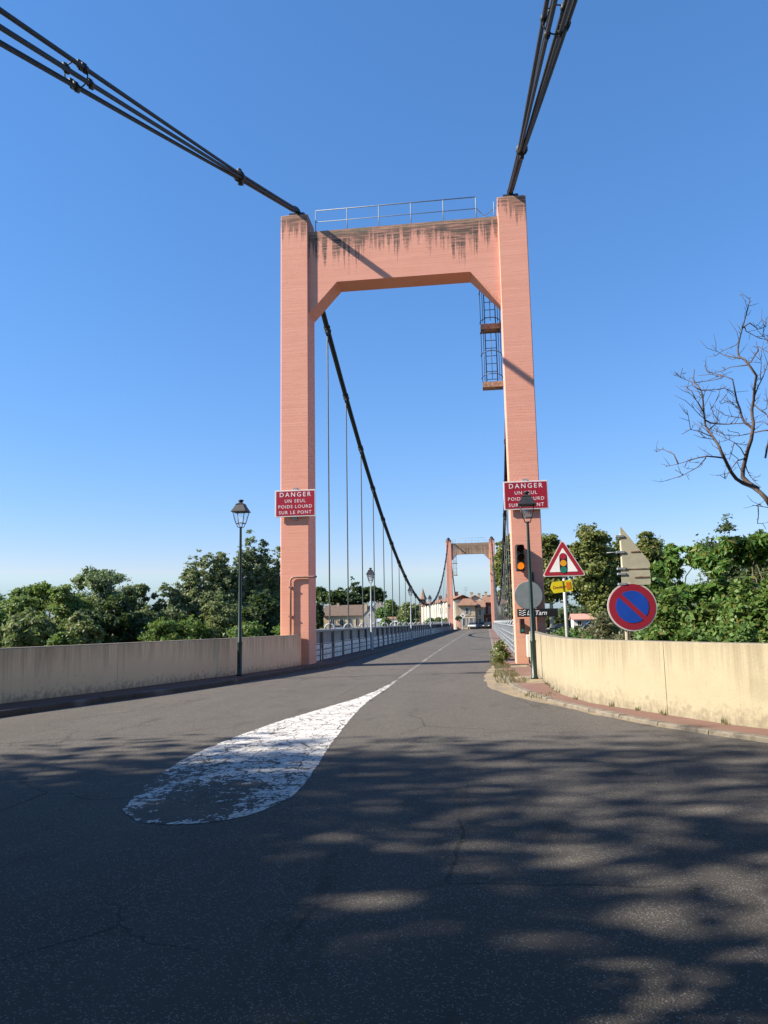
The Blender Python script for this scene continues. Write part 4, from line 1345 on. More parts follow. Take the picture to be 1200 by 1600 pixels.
def lobes_column(hw, z0, z1, g, n=14):
    out = []
    H = z1 - z0
    for k in range(n):
        u = (k + .5) / n
        w_ = hw * (1.0 - .62 * max(0, u - .45) / .55) * (0.75 + .25 * min(1, u / .3))
        a = g.uniform(0, 2 * math.pi)
        out.append((.42 * w_ * math.cos(a), .42 * w_ * math.sin(a), z0 + H * u, w_ * g.uniform(.5, .72), w_ * g.uniform(.5, .72), H * g.uniform(.08, .15)))
    out.append((g.uniform(-.15, .15) * hw, 0, z1 - .06 * H, hw * .14, hw * .14, .07 * H))
    for s_ in (-1, 1):
        out.append((s_ * hw * .35, g.uniform(-.3, .3) * hw, z1 - g.uniform(.12, .25) * H, hw * .2, hw * .2, .11 * H))
    return out
def lobes_cone(hw, z0, z1, g, n=9):
    out = []
    H = z1 - z0
    for k in range(n):
        u = k / n
        w_ = hw * (1 - u) ** .8
        for j in range(3):
            a = g.uniform(0, 2 * math.pi)
            out.append((.5 * w_ * math.cos(a), .5 * w_ * math.sin(a), z0 + H * (u + .05), w_ * .6 + .06, w_ * .6 + .06, H * .035 + .05))
    out.append((0, 0, z1 - .05 * H, hw * .1, hw * .1, .06 * H))
    return out
def lobes_umbrella(hw, z0, z1, g, n=10):
    out = []
    H = z1 - z0
    for k in range(n):
        a = g.uniform(0, 2 * math.pi)
        q = hw * g.uniform(.1, .72)
        out.append((q * math.cos(a), q * math.sin(a), z1 - H * (.22 + .22 * (q / hw) ** 2) * 1.0, hw * .36, hw * .36, H * .19))
    return out
def lobes_airy(hw, z0, z1, g, n=22):
    out = []
    H = z1 - z0
    for k in range(n):
        a = g.uniform(0, 2 * math.pi)
        u = g.uniform(.25, .95)
        q = hw * g.uniform(.25, .95) * (1 - .35 * max(0, u - .6))
        r_ = hw * g.uniform(.14, .34)
        out.append((q * math.cos(a), q * math.sin(a), z0 + H * u, r_, r_, r_ * g.uniform(.45, .8)))
    out.append((g.uniform(-.2, .2) * hw, 0, z1 - .05 * H, hw * .22, hw * .22, .05 * H))
    return out
# kind: (lobe fn, leaves, leaf size, nclump, crad, shell, trunk radius, name, label noun, category)
SPEC = {
    'conifer': (lobes_cone, 4500, .17, 8, .55, .3, .12),
    'locust': (lobes_airy, 40000, .145, 34, .34, .25, .2),
    'broad': (lobes_round, 17000, .165, 32, .25, .5, .2),
    'willow': (lobes_round, 17000, .13, 32, .25, .5, .15),
    'airy': (lobes_airy, 20000, .125, 36, .34, .25, .13),
    'dark': (lobes_round, 17000, .16, 32, .26, .5, .16),
    'bush': (lobes_round, 7000, .13, 22, .32, .5, .06),
    'pale': (lobes_round, 16000, .13, 32, .25, .5, .12),
    'poplar': (lobes_column, 30000, .13, 40, .24, .3, .18),
    'plane': (lobes_round, 26000, .36, 38, .23, .55, .42),
    'tamarisk': (lobes_round, 8000, .07, 24, .34, .3, .05),
    'hedge': (lobes_round, 6500, .11, 22, .34, .4, .04),
    'oak': (lobes_round, 14000, .16, 30, .24, .6, .24),
    'ailanthus': (lobes_airy, 9000, .085, 26, .42, .25, .06),
    'pine': (lobes_umbrella, 10000, .42, 26, .28, .5, .35),
    'conifer2': (lobes_cone, 14000, .42, 9, .5, .35, .4),
}
# kind, x, y, z of top, half width, object name, label, category, group
TR = 'trees beyond the left wall'
TREES = [
    ('conifer', -61.55, 95, 7.0, 1.3, 'conifer_tree', 'small dark pointed conifer furthest left on the skyline', 'tree'),
    ('conifer', -58.75, 96, 7.7, 1.4, 'conifer_tree', 'dark conifer tip rising above the locust at far left', 'tree'),
    ('locust', -36.9, 62, 5.6, 4.0, 'locust_tree', 'wide mid-green locust tree above the left end of the left wall', 'tree'),
    ('broad', -35.6, 52, 3.1, 2.4, 'broadleaf_tree', 'dark green tree cut by the left picture edge above the wall', 'tree'),
    ('willow', -30.8, 49, 2.9, 2.5, 'willow_tree', 'pale drooping willow just over the wall at far left', 'tree'),
    ('airy', -34.24, 66, 6.9, 3.3, 'locust_tree', 'tallest airy tree left, thin branches against the sky', 'tree'),
    ('airy', -31.2, 67, 5.5, 1.7, 'locust_tree', 'slim open tree with visible trunk right of tallest airy tree', 'tree'),
    ('dark', -29.1, 58, 4.2, 2.5, 'broadleaf_tree', 'near-black rounded tree below the tallest airy tree', 'tree'),
    ('dark', -29.6, 54.5, 3.2, 1.8, 'broadleaf_tree', 'lower near-black tree left of the rounded black tree', 'tree'),
    ('bush', -25.9, 45, 1.7, 1.0, 'bush', 'small bright bush poking over the left wall', 'bush'),
    ('pale', -27.4, 50, 2.7, 1.7, 'broadleaf_tree', 'pale grey-green tree over the left wall below the airy tree', 'tree'),
    ('broad', -45.4, 70, 4.8, 3.8, 'broadleaf_tree', 'mid-green tree behind the pale willow at far left', 'tree'),
    ('pale', -27.3, 60, 3.3, 1.6, 'broadleaf_tree', 'pale bushy tree in the dip between the two tree groups', 'tree'),
    ('poplar', -28.0, 66, 5.2, 2.3, 'poplar_tree', 'shortest poplar at the left flank of the poplar group', 'tree'),
    ('poplar', -25.9, 68, 8.3, 2.4, 'poplar_tree', 'leftmost tall poplar of the group left of the lamp post', 'tree'),
    ('poplar', -24.06, 69, 7.9, 2.4, 'poplar_tree', 'middle tall poplar directly left of the lamp post', 'tree'),
    ('poplar', -22.15, 70, 9.25, 2.2, 'poplar_tree', 'tallest pointed poplar just right of the left lamp post', 'tree'),
    ('dark', -21.5, 74, 8.3, 2.2, 'broadleaf_tree', 'dark tree between tallest poplar and left tower pier', 'tree'),
    ('poplar', -19.7, 72, 8.2, 1.6, 'poplar_tree', 'light green poplar touching the left pier', 'tree'),
    ('dark', -18.2, 62, 4.6, 2.3, 'broadleaf_tree', 'broad dark tree low beside the left pier', 'tree'),
    ('bush', -22.7, 58, 2.7, 2.0, 'bush', 'green bush on the wall line left of the left lamp', 'bush'),
    ('pale', -20.8, 60, 3.8, 2.0, 'broadleaf_tree', 'pale rounded tree under the poplars left of the lamp', 'tree'),
    ('bush', -17.7, 57, 2.0, 1.8, 'bush', 'bright bush right of the left lamp pole', 'bush'),
    ('bush', -24.6, 57, 2.5, 2.0, 'bush', 'bush at the foot of the shortest poplar', 'bush'),
    ('bush', -15.2, 56, 1.7, 1.1, 'bush', 'low bush against the left edge of the left pier', 'bush'),
    ('broad', -38.0, 80, 4.6, 3.6, 'broadleaf_tree', 'tree filling the skyline behind the wide locust', 'tree'),
    ('broad', -32.5, 84, 3.1, 3.4, 'broadleaf_tree', 'tree behind the dip between the locusts and poplars', 'tree'),
    ('broad', -27.0, 80, 4.4, 3.0, 'broadleaf_tree', 'tree filling the back of the poplar group', 'tree'),
    ('broad', -22.5, 82, 6.0, 3.0, 'broadleaf_tree', 'darker tree behind the left lamp post pole', 'tree'),
    ('broad', -49.0, 78, 4.4, 3.6, 'broadleaf_tree', 'tree below the two conifer tips at far left', 'tree'),
    ('hedge', 9.5, 140, .6, 3.2, 'river_bush', 'green riverbank bush beside the right pier foot under the planes', 'bush'),
    ('hedge', 15.5, 141, .4, 3.4, 'river_bush', 'green riverbank bush below the black car under the planes', 'bush'),
    ('hedge', 21.5, 140, .8, 3.6, 'river_bush', 'green riverbank bush below the pink-roofed building', 'bush'),
    ('hedge', 27.5, 141, 1.4, 3.6, 'river_bush', 'green riverbank bush left of the no-parking pole', 'bush'),
    ('hedge', 33.5, 141, 2.4, 3.6, 'river_bush', 'green riverbank bush behind the no-parking disc', 'bush'),
    ('poplar', -29.2, 67, 3.9, 1.9, 'poplar_tree', 'low poplar at the very left end of the poplar group', 'tree'),
    ('poplar', -26.9, 69, 7.2, 2.2, 'poplar_tree', 'poplar stepping up between the short flank poplar and the leftmost tall one', 'tree'),
    ('poplar', -25.1, 71, 8.2, 2.2, 'poplar_tree', 'poplar behind the gap between two tall poplars left of the lamp', 'tree'),
    ('poplar', -23.1, 71, 8.0, 2.2, 'poplar_tree', 'poplar directly behind the left lamp lantern post', 'tree'),
    ('poplar', -21.1, 71, 8.7, 2.0, 'poplar_tree', 'poplar right beside the tallest pointed poplar', 'tree'),
    ('plane', 5.3, 152, 19.2, 4.4, 'plane_tree', 'plane tree half hidden behind the cable left of the right pier', 'tree'),
    ('plane', 12.2, 150, 18.4, 3.9, 'plane_tree', 'plane tree directly right of the right pier behind the triangle sign', 'tree'),
    ('plane', 20.2, 148, 19.6, 6.0, 'plane_tree', 'largest plane tree between the triangle sign and beige plates', 'tree'),
    ('plane', 26.4, 156, 17.4, 4.6, 'plane_tree', 'plane tree behind the beige sign plates', 'tree'),
    ('plane', 30.6, 150, 17.9, 4.6, 'plane_tree', 'darker plane tree right of the beige sign plates', 'tree'),
    ('tamarisk', 5.75, 40, 1.95, 1.3, 'tamarisk_bush', 'feathery grey-olive bush left of the no-parking sign', 'bush'),
    ('tamarisk', 6.75, 38, 1.7, 1.0, 'tamarisk_bush', 'feathery olive bush half behind the no-parking sign', 'bush'),
    ('hedge', 3.97, 42, 1.2, 1.3, 'hedge_bush', 'low green bush by the foot of triangle sign pole', 'bush'),
    ('hedge', 4.3, 36, 1.0, 1.0, 'hedge_bush', 'low green bush right of triangle sign pole', 'bush'),
    ('oak', 16.97, 58, 8.8, 2.3, 'oak_tree', 'dark oak rising behind the bushes at right', 'tree'),
    ('oak', 19.0, 56, 7.9, 1.9, 'oak_tree', 'second dark oak below the bare branches at right edge', 'tree'),
    ('ailanthus', 5.96, 25, 3.9, .85, 'ailanthus_tree', 'young tree with drooping palm-like leaves right of beige plates', 'tree'),
    ('broad', 4.96, 24, 2.9, .75, 'young_tree', 'bushy young tree right of the no-parking sign', 'tree'),
    ('ailanthus', 6.3, 23, 3.4, .95, 'ailanthus_tree', 'bright young tree with feathery leaves in the middle of the right thicket', 'tree'),
    ('ailanthus', 6.9, 21, 3.75, .95, 'ailanthus_tree', 'bright feathery young tree at the right picture edge below the dead tree', 'tree'),
    ('bush', 4.5, 20, 2.2, .75, 'bush', 'dark leafy bush behind the right wall beside the no-parking sign', 'bush'),
    ('bush', 5.1, 19, 2.05, .8, 'bush', 'leafy bush behind the middle of the visible right wall', 'bush'),
    ('bush', 5.8, 18.5, 2.4, .85, 'bush', 'large bush over the right wall near the picture edge', 'bush'),
    ('hedge', 4.3, 17, 1.45, .65, 'hedge_bush', 'low bush just above the right wall joint', 'bush'),
    ('hedge', 5.05, 16.5, 1.5, .75, 'hedge_bush', 'low bush just above the right end of the bright wall', 'bush'),
    ('bush', 6.4, 18, 2.5, .8, 'bush', 'bush cut by the right picture edge over the wall', 'bush'),
    ('pine', -46.82, 235, 12.4, 5.8, 'umbrella_pine', 'rounded pine behind the stone house left of the hangers', 'tree'),
    ('conifer2', -40.1, 232, 15.9, 6.0, 'cedar_tree', 'dark pointed cedar behind the stone house', 'tree'),
    ('pine', -34.8, 236, 13.0, 5.4, 'umbrella_pine', 'dark rounded pine right of the pointed cedar', 'tree'),
    ('pine', -52.5, 240, 13.4, 4.0, 'umbrella_pine', 'rounded pine just right of the left pier', 'tree'),
    ('dark', -46.9, 211, 7.6, 3.2, 'broadleaf_tree', 'dark tree at the left gable of stone house', 'tree'),
    ('broad', -24.35, 200, 7.6, 3.0, 'broadleaf_tree', 'green tree behind the white garden wall', 'tree'),
    ('broad', -26.5, 200, 6.0, 2.4, 'broadleaf_tree', 'small green tree right of the grey gable', 'tree'),
    ('pale', -17.2, 172, 5.8, 3.2, 'broadleaf_tree', 'light green tree left of the cream building', 'tree'),
    ('broad', -22.0, 206, 5.7, 2.6, 'broadleaf_tree', 'green tree among the brown roofs across the river', 'tree'),
    ('bush', -21.8, 168, 2.8, 1.6, 'bush', 'bush in front of the white wall across the river', 'bush'),
    ('bush', -17.8, 168, 2.5, 1.5, 'bush', 'bush below the light green tree across the river', 'bush'),
    ('bush', -12.0, 164, 2.6, 1.3, 'bush', 'left bush in front of the cream building', 'bush'),
    ('bush', -9.9, 164, 2.7, 1.4, 'bush', 'middle bush in front of the cream building', 'bush'),
    ('bush', -8.3, 163, 2.4, 1.1, 'bush', 'right bush in front of cream building beside the far tower', 'bush'),
]
for i, (k, x, y, zt, hw, nm, lb, cat) in enumerate(TREES):
    fn, n, leaf, ncl, crad, shell, tr = SPEC[k]
    zb = float(terrain_z(x, y))
    g = random.Random(100 + i)
    loc = (x, y, zb)
    H = zt - zb
    low = {'conifer': .12, 'conifer2': .15, 'pine': .25, 'plane': .07, 'oak': .22, 'airy': .25, 'locust': .25, 'poplar': .10, 'ailanthus': .12}.get(k, .04)
    lob = fn(hw, H * low, H, g)
    far = y > 130
    if k == 'bush' and far:
        n, leaf = 1500, .34
    if k == 'hedge' and far:
        n, leaf = 4000, .34
    if k in ('broad', 'dark', 'pale') and far:
        n, leaf = 4500, .42
    if k == 'broad' and y < 30:
        n, leaf, tr = 8000, .10, .07
    if k == 'bush' and y < 30:
        n, leaf = 9000, .075
    if k == 'hedge' and y < 30:
        n, leaf = 7000, .068
    kw = dict(elong=1.7, up=.35)
    if k in ('ailanthus',):
        kw = dict(elong=3.0, up=.5, flat=.8)
    if k in ('willow', 'tamarisk'):
        kw = dict(elong=3.2, up=.1)
    me, cc = crown_mesh('crown', lob, n, leaf, 500 + i, LEAF[k], ncl, crad, shell=shell, **kw)
    t = thing(nm, lb, cat, loc, 0, {'poplar': 'poplars left of the tower', 'plane': 'plane trees on the far bank right'}.get(k))
    link('crown' if cat == 'tree' else 'foliage', me, t)
    tm = MB()
    limbs(tm, 0, H, lob, tr, 900 + i, 8, cc)
    tm.build('trunk' if cat == 'tree' else 'stem', M_PLBARK if k == 'plane' else M_BARK, t)

# wooded rises beyond the town and behind the plane trees, which read as one mass
g = random.Random(77)
for nm_, lab_, xs_, y0_, dy_, n_, lf_, hz_ in (('far_wood', 'dark far-off wood along the horizon', (-170, 150), 330, 25, 60000, .85, 3.2), ('far_wood', 'green wooded mass behind the plane trees', (9, 75), 196, 10, 34000, .5, 2.6)):
    lob = []
    x = xs_[0]
    while x < xs_[1]:
        r_ = g.uniform(2.5, 5.0)
        lob.append((x, y0_ + g.uniform(-dy_, dy_) * .5, g.uniform(1.0, hz_), r_, r_, g.uniform(1.8, 3.4)))
        x += g.uniform(1.2, 2.8)
    me, _ = crown_mesh(nm_, lob, n_, lf_, 88 + len(lob), LEAF['oak'], 8, .40, shell=.4)
    o = link(nm_, me, None, lab_)
    o['kind'] = 'stuff'

# left trees shade the foreground; others behind, overhead and right added to block sky
SH = [(-16.5, -1.0, 12.6, 5.9, 21, 15500, .23, 'nearest leafy street tree left of the viewpoint'), (-22.0, 0.4, 16.0, 5.4, 22, 8000, .22, 'thin leafy street tree left of the viewpoint, second from the wall'),
      (-19.0, -6.5, 14.5, 6.4, 23, 14000, .24, 'leafy street tree left and a little behind the viewpoint'), (-26, -5.0, 17, 6.5, 24, 12000, .24, 'tall leafy street tree farthest left of the viewpoint'),
      (-9.5, -9.5, 13.0, 6.2, 25, 14000, .24, 'leafy street tree behind the viewpoint on the left'), (1.5, -10.5, 13.0, 6.4, 26, 14000, .25, 'leafy tree added unseen straight behind the viewpoint to block sky light'),
      (10.5, -1.0, 13.5, 6.0, 27, 17000, .25, 'leafy tree added unseen right of the viewpoint to block sky light'), (-17.5, 3.2, 17.5, 4.4, 28, 4600, .17, 'tall sparse street tree left of the picture whose crown dapples the road'),
      (-5.0, -4.5, 15.5, 7.0, 29, 26000, .30, 'broad tree added unseen over the viewpoint from the left to block sky light'), (3.5, -4.0, 15.0, 6.6, 30, 26000, .30, 'broad tree added unseen over the viewpoint from the right to block sky light'),
      (12.5, -9, 14, 6.5, 31, 14000, .25, 'leafy tree added unseen behind the viewpoint on the right to block sky light'), (-14.0, 3.0, 9.5, 3.0, 33, 3000, .17, 'small sparse street tree left of the picture beside the wall'),
      (13.0, 5.5, 15, 5.6, 34, 17000, .27, 'leafy tree added unseen outside the bright wall to block sky light')]
for i, (x, y, H, hw, sd_, nl_, lf_, lb_) in enumerate(SH):
    g = random.Random(sd_)
    lob = lobes_round(hw, 3.4 if abs(x + 1) > 6 else 6.5, H, g, 15)
    me, cc = crown_mesh('crown', lob, nl_, lf_, sd_ * 7, LEAF['plane'], 17, .34, shell=.25)
    t = thing('unseen_shade_tree', lb_, 'tree', (x, y, -.3 if x > -14 else -.45), 0, 'street trees shading the foreground')
    link('crown', me, t)
    tm = MB()
    limbs(tm, 0, H, lob, .26, sd_, 10, cc)
    tm.build('trunk', M_PLBARK, t)

g = random.Random(41)  # boughs added high out of view to keep sky light off the foreground
lob = []
for k in range(26):
    lx, ly = g.uniform(-15.0, -1.0), g.uniform(-3.5, 4.6)
    wy = 2.4 + ly
    rr_ = g.uniform(1.3, 1.9)
    zz = max(11.6, .95 * (max(wy, 0) + rr_) + 2.9 + rr_) + g.uniform(0, 2.2)
    lob.append((lx, ly, zz, rr_ * 1.25, rr_, rr_ * .8))
me, cc = crown_mesh('crown', lob, 30000, .30, 414, LEAF['plane'], 12, .42, shell=.15)
t = thing('unseen_shade_tree', 'tall plane tree added right of the viewpoint, unseen boughs over the road blocking sky light', 'tree', (9.2, 2.4, -.4), 0, 'street trees shading the foreground')
link('crown', me, t)
tm = MB()
limbs(tm, 0, 15, lob, .36, 415, 14, cc)
tm.build('trunk', M_PLBARK, t)

# dead tree at the right edge
DEAD = [[(8.68, 4.8), (8.44, 5.1), (8.23, 5.52), (7.6, 5.98), (7.12, 6.37), (7.04, 6.73), (7.05, 7.32), (6.95, 7.78), (6.84, 8.19), (6.78, 8.7), (6.73, 8.91), (6.8, 9.16), (6.88, 9.46)], [(7.12, 6.28), (6.56, 6.25), (5.83, 6.14), (5.55, 6.15)], [(5.83, 6.14), (5.78, 6.49), (5.56, 6.75), (5.4, 6.71)], [(6.51, 6.2), (6.31, 5.97), (5.97, 5.81), (5.57, 5.73)], [(5.82, 6.09), (5.9, 5.86), (5.97, 5.81)], [(7.03, 7.05), (6.68, 7.24), (6.35, 7.26), (6.06, 7.1)], [(6.35, 7.28), (6.26, 7.61), (6.16, 7.77)], [(6.98, 6.94), (6.61, 6.97), (6.42, 7.08)], [(6.99, 7.73), (6.49, 7.85), (6.35, 7.95)], [(6.87, 7.93), (6.47, 8.18), (6.22, 8.45)], [(6.53, 8.16), (6.43, 8.41), (6.26, 8.55)], [(6.76, 8.55), (6.6, 8.71), (6.66, 8.94), (6.16, 9.27)], [(6.37, 9.18), (6.49, 9.49)], [(6.78, 8.9), (7.46, 8.87)], [(7.09, 7.4), (7.36, 7.61), (7.48, 7.72), (7.16, 8.12), (7.1, 8.22)], [(7.16, 8.02), (7.4, 8.41)], [(6.99, 7.7), (7.91, 7.55), (8.45, 7.36), (8.61, 7.09)], [(8.33, 5.44), (8.05, 5.89), (8.09, 6.62), (8.25, 7.41), (8.33, 8.15), (8.24, 8.71), (8.03, 9.03), (7.88, 9.45), (8.01, 10.21), (8.09, 10.72), (8.2, 11.1)], [(7.87, 9.35), (7.61, 9.64), (7.28, 10.0)], [(7.55, 9.78), (7.91, 9.86), (7.97, 10.01)], [(8.03, 10.26), (8.24, 10.42), (8.6, 10.35), (8.9, 10.51)], [(8.15, 10.2), (8.49, 10.05), (8.85, 9.92)], [(8.03, 9.03), (7.67, 9.15), (7.43, 9.12)], [(8.08, 9.1), (8.29, 9.42), (8.4, 9.85)], [(8.36, 9.6), (8.56, 9.23)], [(8.23, 7.21), (8.09, 7.52), (8.04, 7.97), (7.8, 8.44), (7.68, 8.75), (7.46, 8.96), (7.18, 9.29), (7.15, 9.49)], [(7.79, 8.39), (7.53, 8.55), (7.1, 8.55), (6.82, 8.53)], [(7.46, 8.91), (7.24, 9.13), (6.94, 9.2)], [(8.02, 7.72), (7.66, 7.89), (7.43, 8.03)], [(7.99, 8.02), (7.73, 8.24), (7.47, 8.18), (7.43, 8.26)], [(8.33, 8.2), (8.46, 8.9), (8.65, 9.2), (8.79, 9.29)], [(8.37, 8.61), (8.31, 9.01), (8.29, 9.32)], [(8.36, 8.0), (8.54, 7.59), (8.55, 7.0), (8.61, 6.6)], [(8.58, 7.79), (8.71, 8.33)], [(8.43, 7.1), (7.87, 7.08), (7.51, 7.15), (7.34, 7.36)], [(7.88, 7.18), (7.66, 7.33)], [(8.05, 6.48), (7.67, 6.87), (7.41, 7.05), (7.15, 7.29)], [(7.67, 6.84), (7.94, 6.78), (8.08, 6.8)], [(8.1, 6.43), (7.81, 6.34), (7.61, 6.11), (7.31, 5.73), (7.06, 5.81)], [(7.82, 6.39), (7.46, 6.51)], [(8.09, 6.33), (8.28, 5.93), (8.43, 5.48)], [(7.81, 6.29), (8.02, 6.06)], [(7.44, 6.29), (7.62, 6.75)], [(7.11, 6.75), (7.21, 6.94)], [(8.55, 4.83), (8.24, 4.84), (7.85, 4.83)], [(8.06, 4.85), (8.24, 4.91)], [(8.55, 4.23), (8.38, 4.38), (8.11, 4.34)], [(8.73, 8.58), (8.75, 9.29), (8.77, 10.16), (8.9, 10.51), (9.02, 10.81)], [(8.64, 6.4), (8.59, 6.9), (8.81, 7.88), (8.99, 8.87)]]
dt = thing('dead_tree', 'bare dead tree reaching in from the right picture edge', 'tree', (9.3, 24, -.5))
dm = MB()
dm.tube([(-.1, 0, -.4), (-.05, 0, 1.5), (-.15, .05, 3.0), (-.36, .05, 4.4), (-.62, 0, 5.3)], [.24, .2, .16, .12, .09], 10)
dm.tube([(-.15, .05, 3.0), (.1, .1, 5), (-.05, .05, 6.6), (-.3, 0, 8.2), (-.55, -.05, 9.1)], [.15, .11, .08, .05, .03], 8)
dm.tube([(-.30, .05, 4.1), (-.62, .1, 4.7), (-.75, .0, 4.74)], [.03, .02, .012], 6)
dm.tube([(-.30, .05, 4.0), (-.75, .0, 5.32), (-.75, 0, 5.33)], [.06, .03, .02], 6)
dm.build('trunk', M_DEAD, dt)
# depth for a branch point: a smooth fold of space, so joined branches stay joined
def dep(x, z):
    return .55 * math.sin(1.9 * x + .8 * z) + .35 * math.sin(3.1 * z - 1.3 * x)
g = random.Random(7)
def samp(pl):
    out = []
    for a, c in zip(pl, pl[1:]):
        for k in range(8):
            out.append((a[0] + (c[0] - a[0]) * k / 8, a[1] + (c[1] - a[1]) * k / 8, k))
    return out + [(*pl[-1], 0)]
SAMP = [samp(pl) for pl in DEAD]
MAIN = {0, 17, 25}
for bi, pl in enumerate(DEAD):
    ln_ = sum(math.dist(a, c) for a, c in zip(pl, pl[1:]))
    r0 = .072 if bi in (0, 17) else .048 if bi in (25,) else .033 if ln_ > 1.5 else .024 if ln_ > .8 else .018
    pl = list(pl)
    if bi not in (0, 17):
        best = None
        for oj, sp in enumerate(SAMP):
            if oj == bi or (oj > bi and oj not in MAIN):
                continue
            for end in (0, -1):
                for q in sp:
                    d = math.dist(q[:2], pl[end])
                    if best is None or d < best[0]:
                        best = (d, end, q[:2])
        if best[1] == -1:
            pl.reverse()
        if .02 < best[0] < .9:
            pl.insert(0, best[2])
        elif best[0] <= .02:
            pl[0] = best[2]
    fine = []
    for a, c in zip(pl, pl[1:]):
        m_ = max(1, int(math.dist(a, c) / .22))
        for k in range(m_):
            w_ = .014 if k else 0
            fine.append((a[0] + (c[0] - a[0]) * k / m_ + g.uniform(-w_, w_), a[1] + (c[1] - a[1]) * k / m_ + g.uniform(-w_, w_)))
    fine.append(pl[-1])
    pts = [(x - 9.3, dep(x, z), z + .5) for x, z in fine]
    rad_ = [max(.0085, r0 * (1 - .85 * i / (len(pts) - 1))) for i in range(len(pts))]
    m = MB().tube(pts, rad_, 6)
    # short twigs, kinked, most of them near the tips
    for _ in range(int(ln_ * 6.0)):
        i = g.randrange(max(0, len(pts) // 3), len(pts) - 1)
        a = Vector(pts[i]).lerp(Vector(pts[i + 1]), g.random())
        d = (Vector(pts[i + 1]) - Vector(pts[i])).normalized() * .7 + Vector((g.uniform(-.9, .9), g.uniform(-.9, .9), g.uniform(-.4, .9)))
        L_ = g.uniform(.12, .34) if g.random() < .72 else g.uniform(.32, .55)
        q1 = a + d * L_ * .5
        q2 = q1 + (d + Vector((g.uniform(-.6, .6), g.uniform(-.6, .6), g.uniform(-.2, .7)))) * L_ * .5
        m.tube([a, q1, q2], [.0085, .007, .005], 4)
        if g.random() < .5:
            q3 = q1 + Vector((g.uniform(-1, 1), g.uniform(-1, 1), g.uniform(-.2, 1))) * .10
            m.tube([q1, q3], [.007, .005], 4)
    m.build('branch', M_DEAD, dt)

# weed bush and dry grass at the kerb in front of the right pier
def blades(name, base, n, h, spread, seed, m, leaf=False):
    g = random.Random(seed)
    mb = MB()
    for _ in range(n):
        a = g.uniform(0, 2 * math.pi)
        r_ = spread * math.sqrt(g.random())
        x, y = r_ * math.cos(a) * .55, r_ * math.sin(a)
        hh = h * g.uniform(.4, 1.0)
        tx, ty = g.uniform(-.35, .35) * hh, g.uniform(-.35, .35) * hh
        w_ = g.uniform(.006, .014)
        mb.add([(x - w_, y, 0), (x + w_, y, 0), (x + tx * .4 + w_ * .8, y + ty * .4, hh * .6), (x + tx * .4 - w_ * .8, y + ty * .4, hh * .6), (x + tx, y + ty, hh)], [(0, 1, 2, 3), (3, 2, 4)])
    return mb
t = thing('weed_bush', 'leafy green weed bush growing from kerb before the right pier', 'bush', (.46, 28.1, .06))
t.scale = (.85, .85, .88)
lob = [(0, 0, .42, .26, .34, .30), (-.08, .1, .72, .22, .28, .22), (.14, -.1, .62, .2, .25, .2), (.02, .0, .9, .16, .2, .14), (.25, .25, .40, .16, .2, .16), (-.16, -.2, .35, .15, .2, .2)]
me, cc = crown_mesh('foliage', lob, 2200, .055, 77, LEAF['weed'], 14, .45, elong=1.6, shell=.35)
link('foliage', me, t)
tm = MB()
g = random.Random(2)
for _ in range(22):
    q = cc[g.randrange(len(cc))]
    tm.tube([(g.uniform(-.1, .1), g.uniform(-.15, .15), 0), (q[0] * .6, q[1] * .6, q[2] * .6), tuple(q)], [.008, .006, .004], 4)
tm.build('stem', LEAF['straw'], t)
DRY = [(.46, 26.6, 150, .22, .5), (.50, 24.4, 110, .15, .6), (.60, 20.6, 110, .14, .8), (.50, 22.6, 130, .18, .7), (.34, 28.9, 200, .36, .5), (1.05, 16.8, 60, .09, .6)]
for i, (x, y, n, h, sp_) in enumerate(DRY):
    o = blades('dry_grass', None, n, h, sp_, 40 + i, LEAF['straw']).build('dry_grass', LEAF['straw'])
    o.location = (x, y, .03)
    o['kind'] = 'stuff'
    o['label'] = 'dry straw-coloured grass along the right kerb'
# little tufts at the foot of the right wall and in the left wall cracks
tf = MB()
g = random.Random(12)
for _ in range(26):
    q = WALL_R[g.randrange(14, 40)]
    for _k in range(9):
        x, y = q[0] - g.uniform(.02, .10), q[1] - g.uniform(-.15, .15)
        h = g.uniform(.03, .11)
        tf.add([(x - .008, y, PZR), (x + .008, y, PZR), (x + g.uniform(-.04, .04), y + g.uniform(-.04, .04), PZR + h)], [(0, 1, 2)])
o = tf.build('dry_grass', LEAF['straw'])
o['kind'] = 'stuff'
# fallen leaves and bits of gravel along the kerb and on the asphalt
lit = MB()
g = random.Random(15)
for _ in range(420):
    if g.random() < .7:
        q = KERB_R[g.randrange(len(KERB_R))]
        x, y = q[0] - abs(g.gauss(0, .22)), q[1] + g.uniform(-.5, .5)
    else:
        x, y = g.uniform(-6, 3), g.uniform(2.5, 14)
    if y > 30 or y < 1.5:
        continue
    s = g.uniform(.008, .028)
    a = g.uniform(0, 6.28)
    c_, s_ = math.cos(a) * s, math.sin(a) * s
    lit.add([(x - c_, y - s_, .008), (x + s_ * .5, y - c_ * .5, .014), (x + c_, y + s_, .010), (x - s_ * .5, y + c_ * .5, .016)], [(0, 1, 2, 3)])
o = lit.build('fallen_leaves', LEAF['straw'])
o['kind'] = 'stuff'

